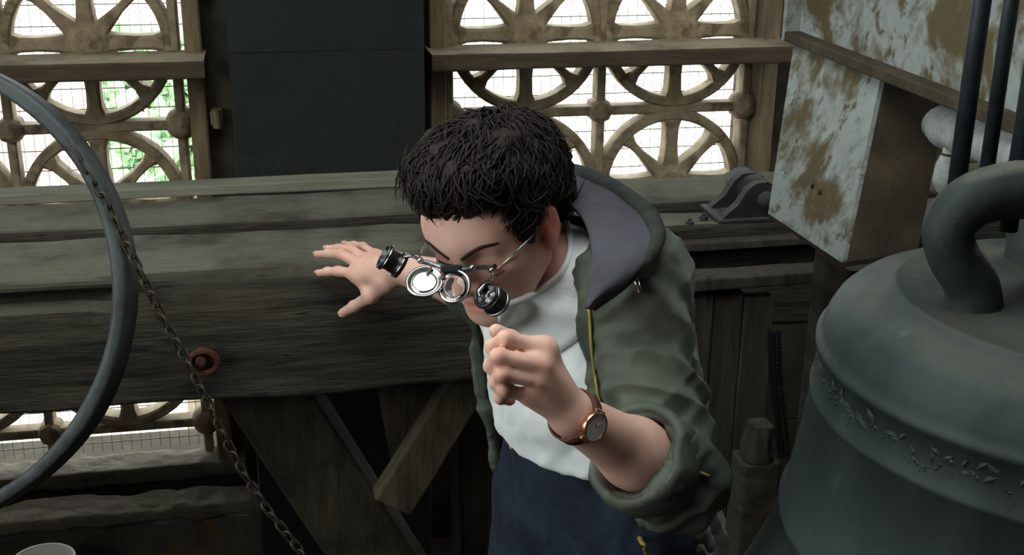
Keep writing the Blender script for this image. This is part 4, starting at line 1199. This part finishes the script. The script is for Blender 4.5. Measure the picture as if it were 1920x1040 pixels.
def loupe(px, py, d, ax, r, L):
    c = P(px, py, d); ax = unit(ax)
    obj('loupe', *lathe(c, [(r * 0.86, -L / 2), (r, -L / 2), (r, -L * 0.3), (r * 0.86, -L * 0.26), (r * 0.82, L * 0.2), (r * 0.98, L * 0.3), (r, L / 2), (r * 0.84, L / 2), (r * 0.7, -L * 0.2), (r * 0.86, -L / 2)], 36, False, ax), 'black', sg_, True)
    obj('loupe_band', *lathe(c, [(r * 1.0, -L * 0.36), (r * 1.04, -L * 0.36), (r * 1.04, -L * 0.3), (r * 1.0, -L * 0.3)], 36, False, ax), 'chrome', sg_, True)
    obj('loupe_band', *lathe(c, [(r * 0.9, L * 0.30), (r * 1.04, L * 0.33), (r * 1.04, L * 0.38), (r * 0.9, L * 0.40)], 36, False, ax), 'chrome', sg_, True)
    obj('loupe_lens', *lathe(c, [(0.0005, L * 0.36), (r * 0.85, L * 0.33), (r * 0.85, L * 0.28), (0.0005, L * 0.28)], 28, False, ax), 'glass', sg_, True)
    return c
l1 = loupe(922, 560, 1.45, camvec(-0.55, 0.45, 0.70), 0.0185, 0.029)
l2 = loupe(736, 489, 1.50, camvec(-0.72, 0.42, 0.25), 0.018, 0.029)
bar = spline([P(x, y, d) for x, y, d in ((786, 489, 1.47), (810, 494, 1.468), (835, 502, 1.458), (858, 506, 1.452), (882, 504, 1.456), (905, 501, 1.465), (926, 503, 1.475))], 6)
obj('bridge_bar', *tube(bar, 0.0034, 8), 'steelblue', sg_, True)
obj('bridge_clamp', *obox(P(846, 504, 1.452), np.array([CR, CU, -CF]), A(0.014, 0.0055, 0.005), 0.002), 'blackiron', sg_)
for x, y, d in ((788, 488, 1.468), (886, 501, 1.455), (922, 506, 1.468)):
    obj('screw', *lathe(P(x, y, d), [(0.001, 0.005), (0.004, 0.004), (0.0045, -0.003), (0.001, -0.004)], 12, False, -CF), 'chrome', sg_, True)
obj('lens_arm', *tube(spline([P(926, 504, 1.47), P(922, 520, 1.462), P(910, 532, 1.452), P(898, 546, 1.446), P(902, 556, 1.444)], 6), 0.0024, 8), 'chrome', sg_, True)
obj('lens_arm', *tube(spline([P(834, 502, 1.456), P(830, 512, 1.45), P(832, 524, 1.446)], 6), 0.0028, 8), 'leather', sg_, True)
obj('lens_arm', *tube(spline([P(790, 490, 1.468), P(774, 480, 1.48), P(756, 482, 1.49)], 6), 0.0022, 8), 'chrome', sg_, True)
obj('lens_arm', *tube(spline([P(812, 496, 1.466), P(806, 506, 1.458), P(800, 512, 1.452)], 6), 0.0022, 8), 'chrome', sg_, True)
ear = H(0.079, -0.01, 0.032)
obj('temple', *tube(spline([P(926, 504, 1.475), P(940, 498, 1.478), hit(BODY, 966, 468, 0.006), hit(BODY, 990, 430, 0.012), ear + HL * 0.004 + HU * 0.004], 6), 0.0016, 6), 'chrome', sg_, True)
earR = H(-0.080, -0.01, 0.034)
obj('temple', *tube(spline([P(786, 489, 1.47), P(790, 474, 1.52), earR], 6), 0.0016, 6), 'chrome', sg_, True)
obj('hinge', *obox(P(937, 512, 1.472), np.array([unit(CR + CU * .7), unit(CU - CR * .7), -CF]), A(0.007, 0.002, 0.002), 0.0008), 'copper', sg_)

P = _P0
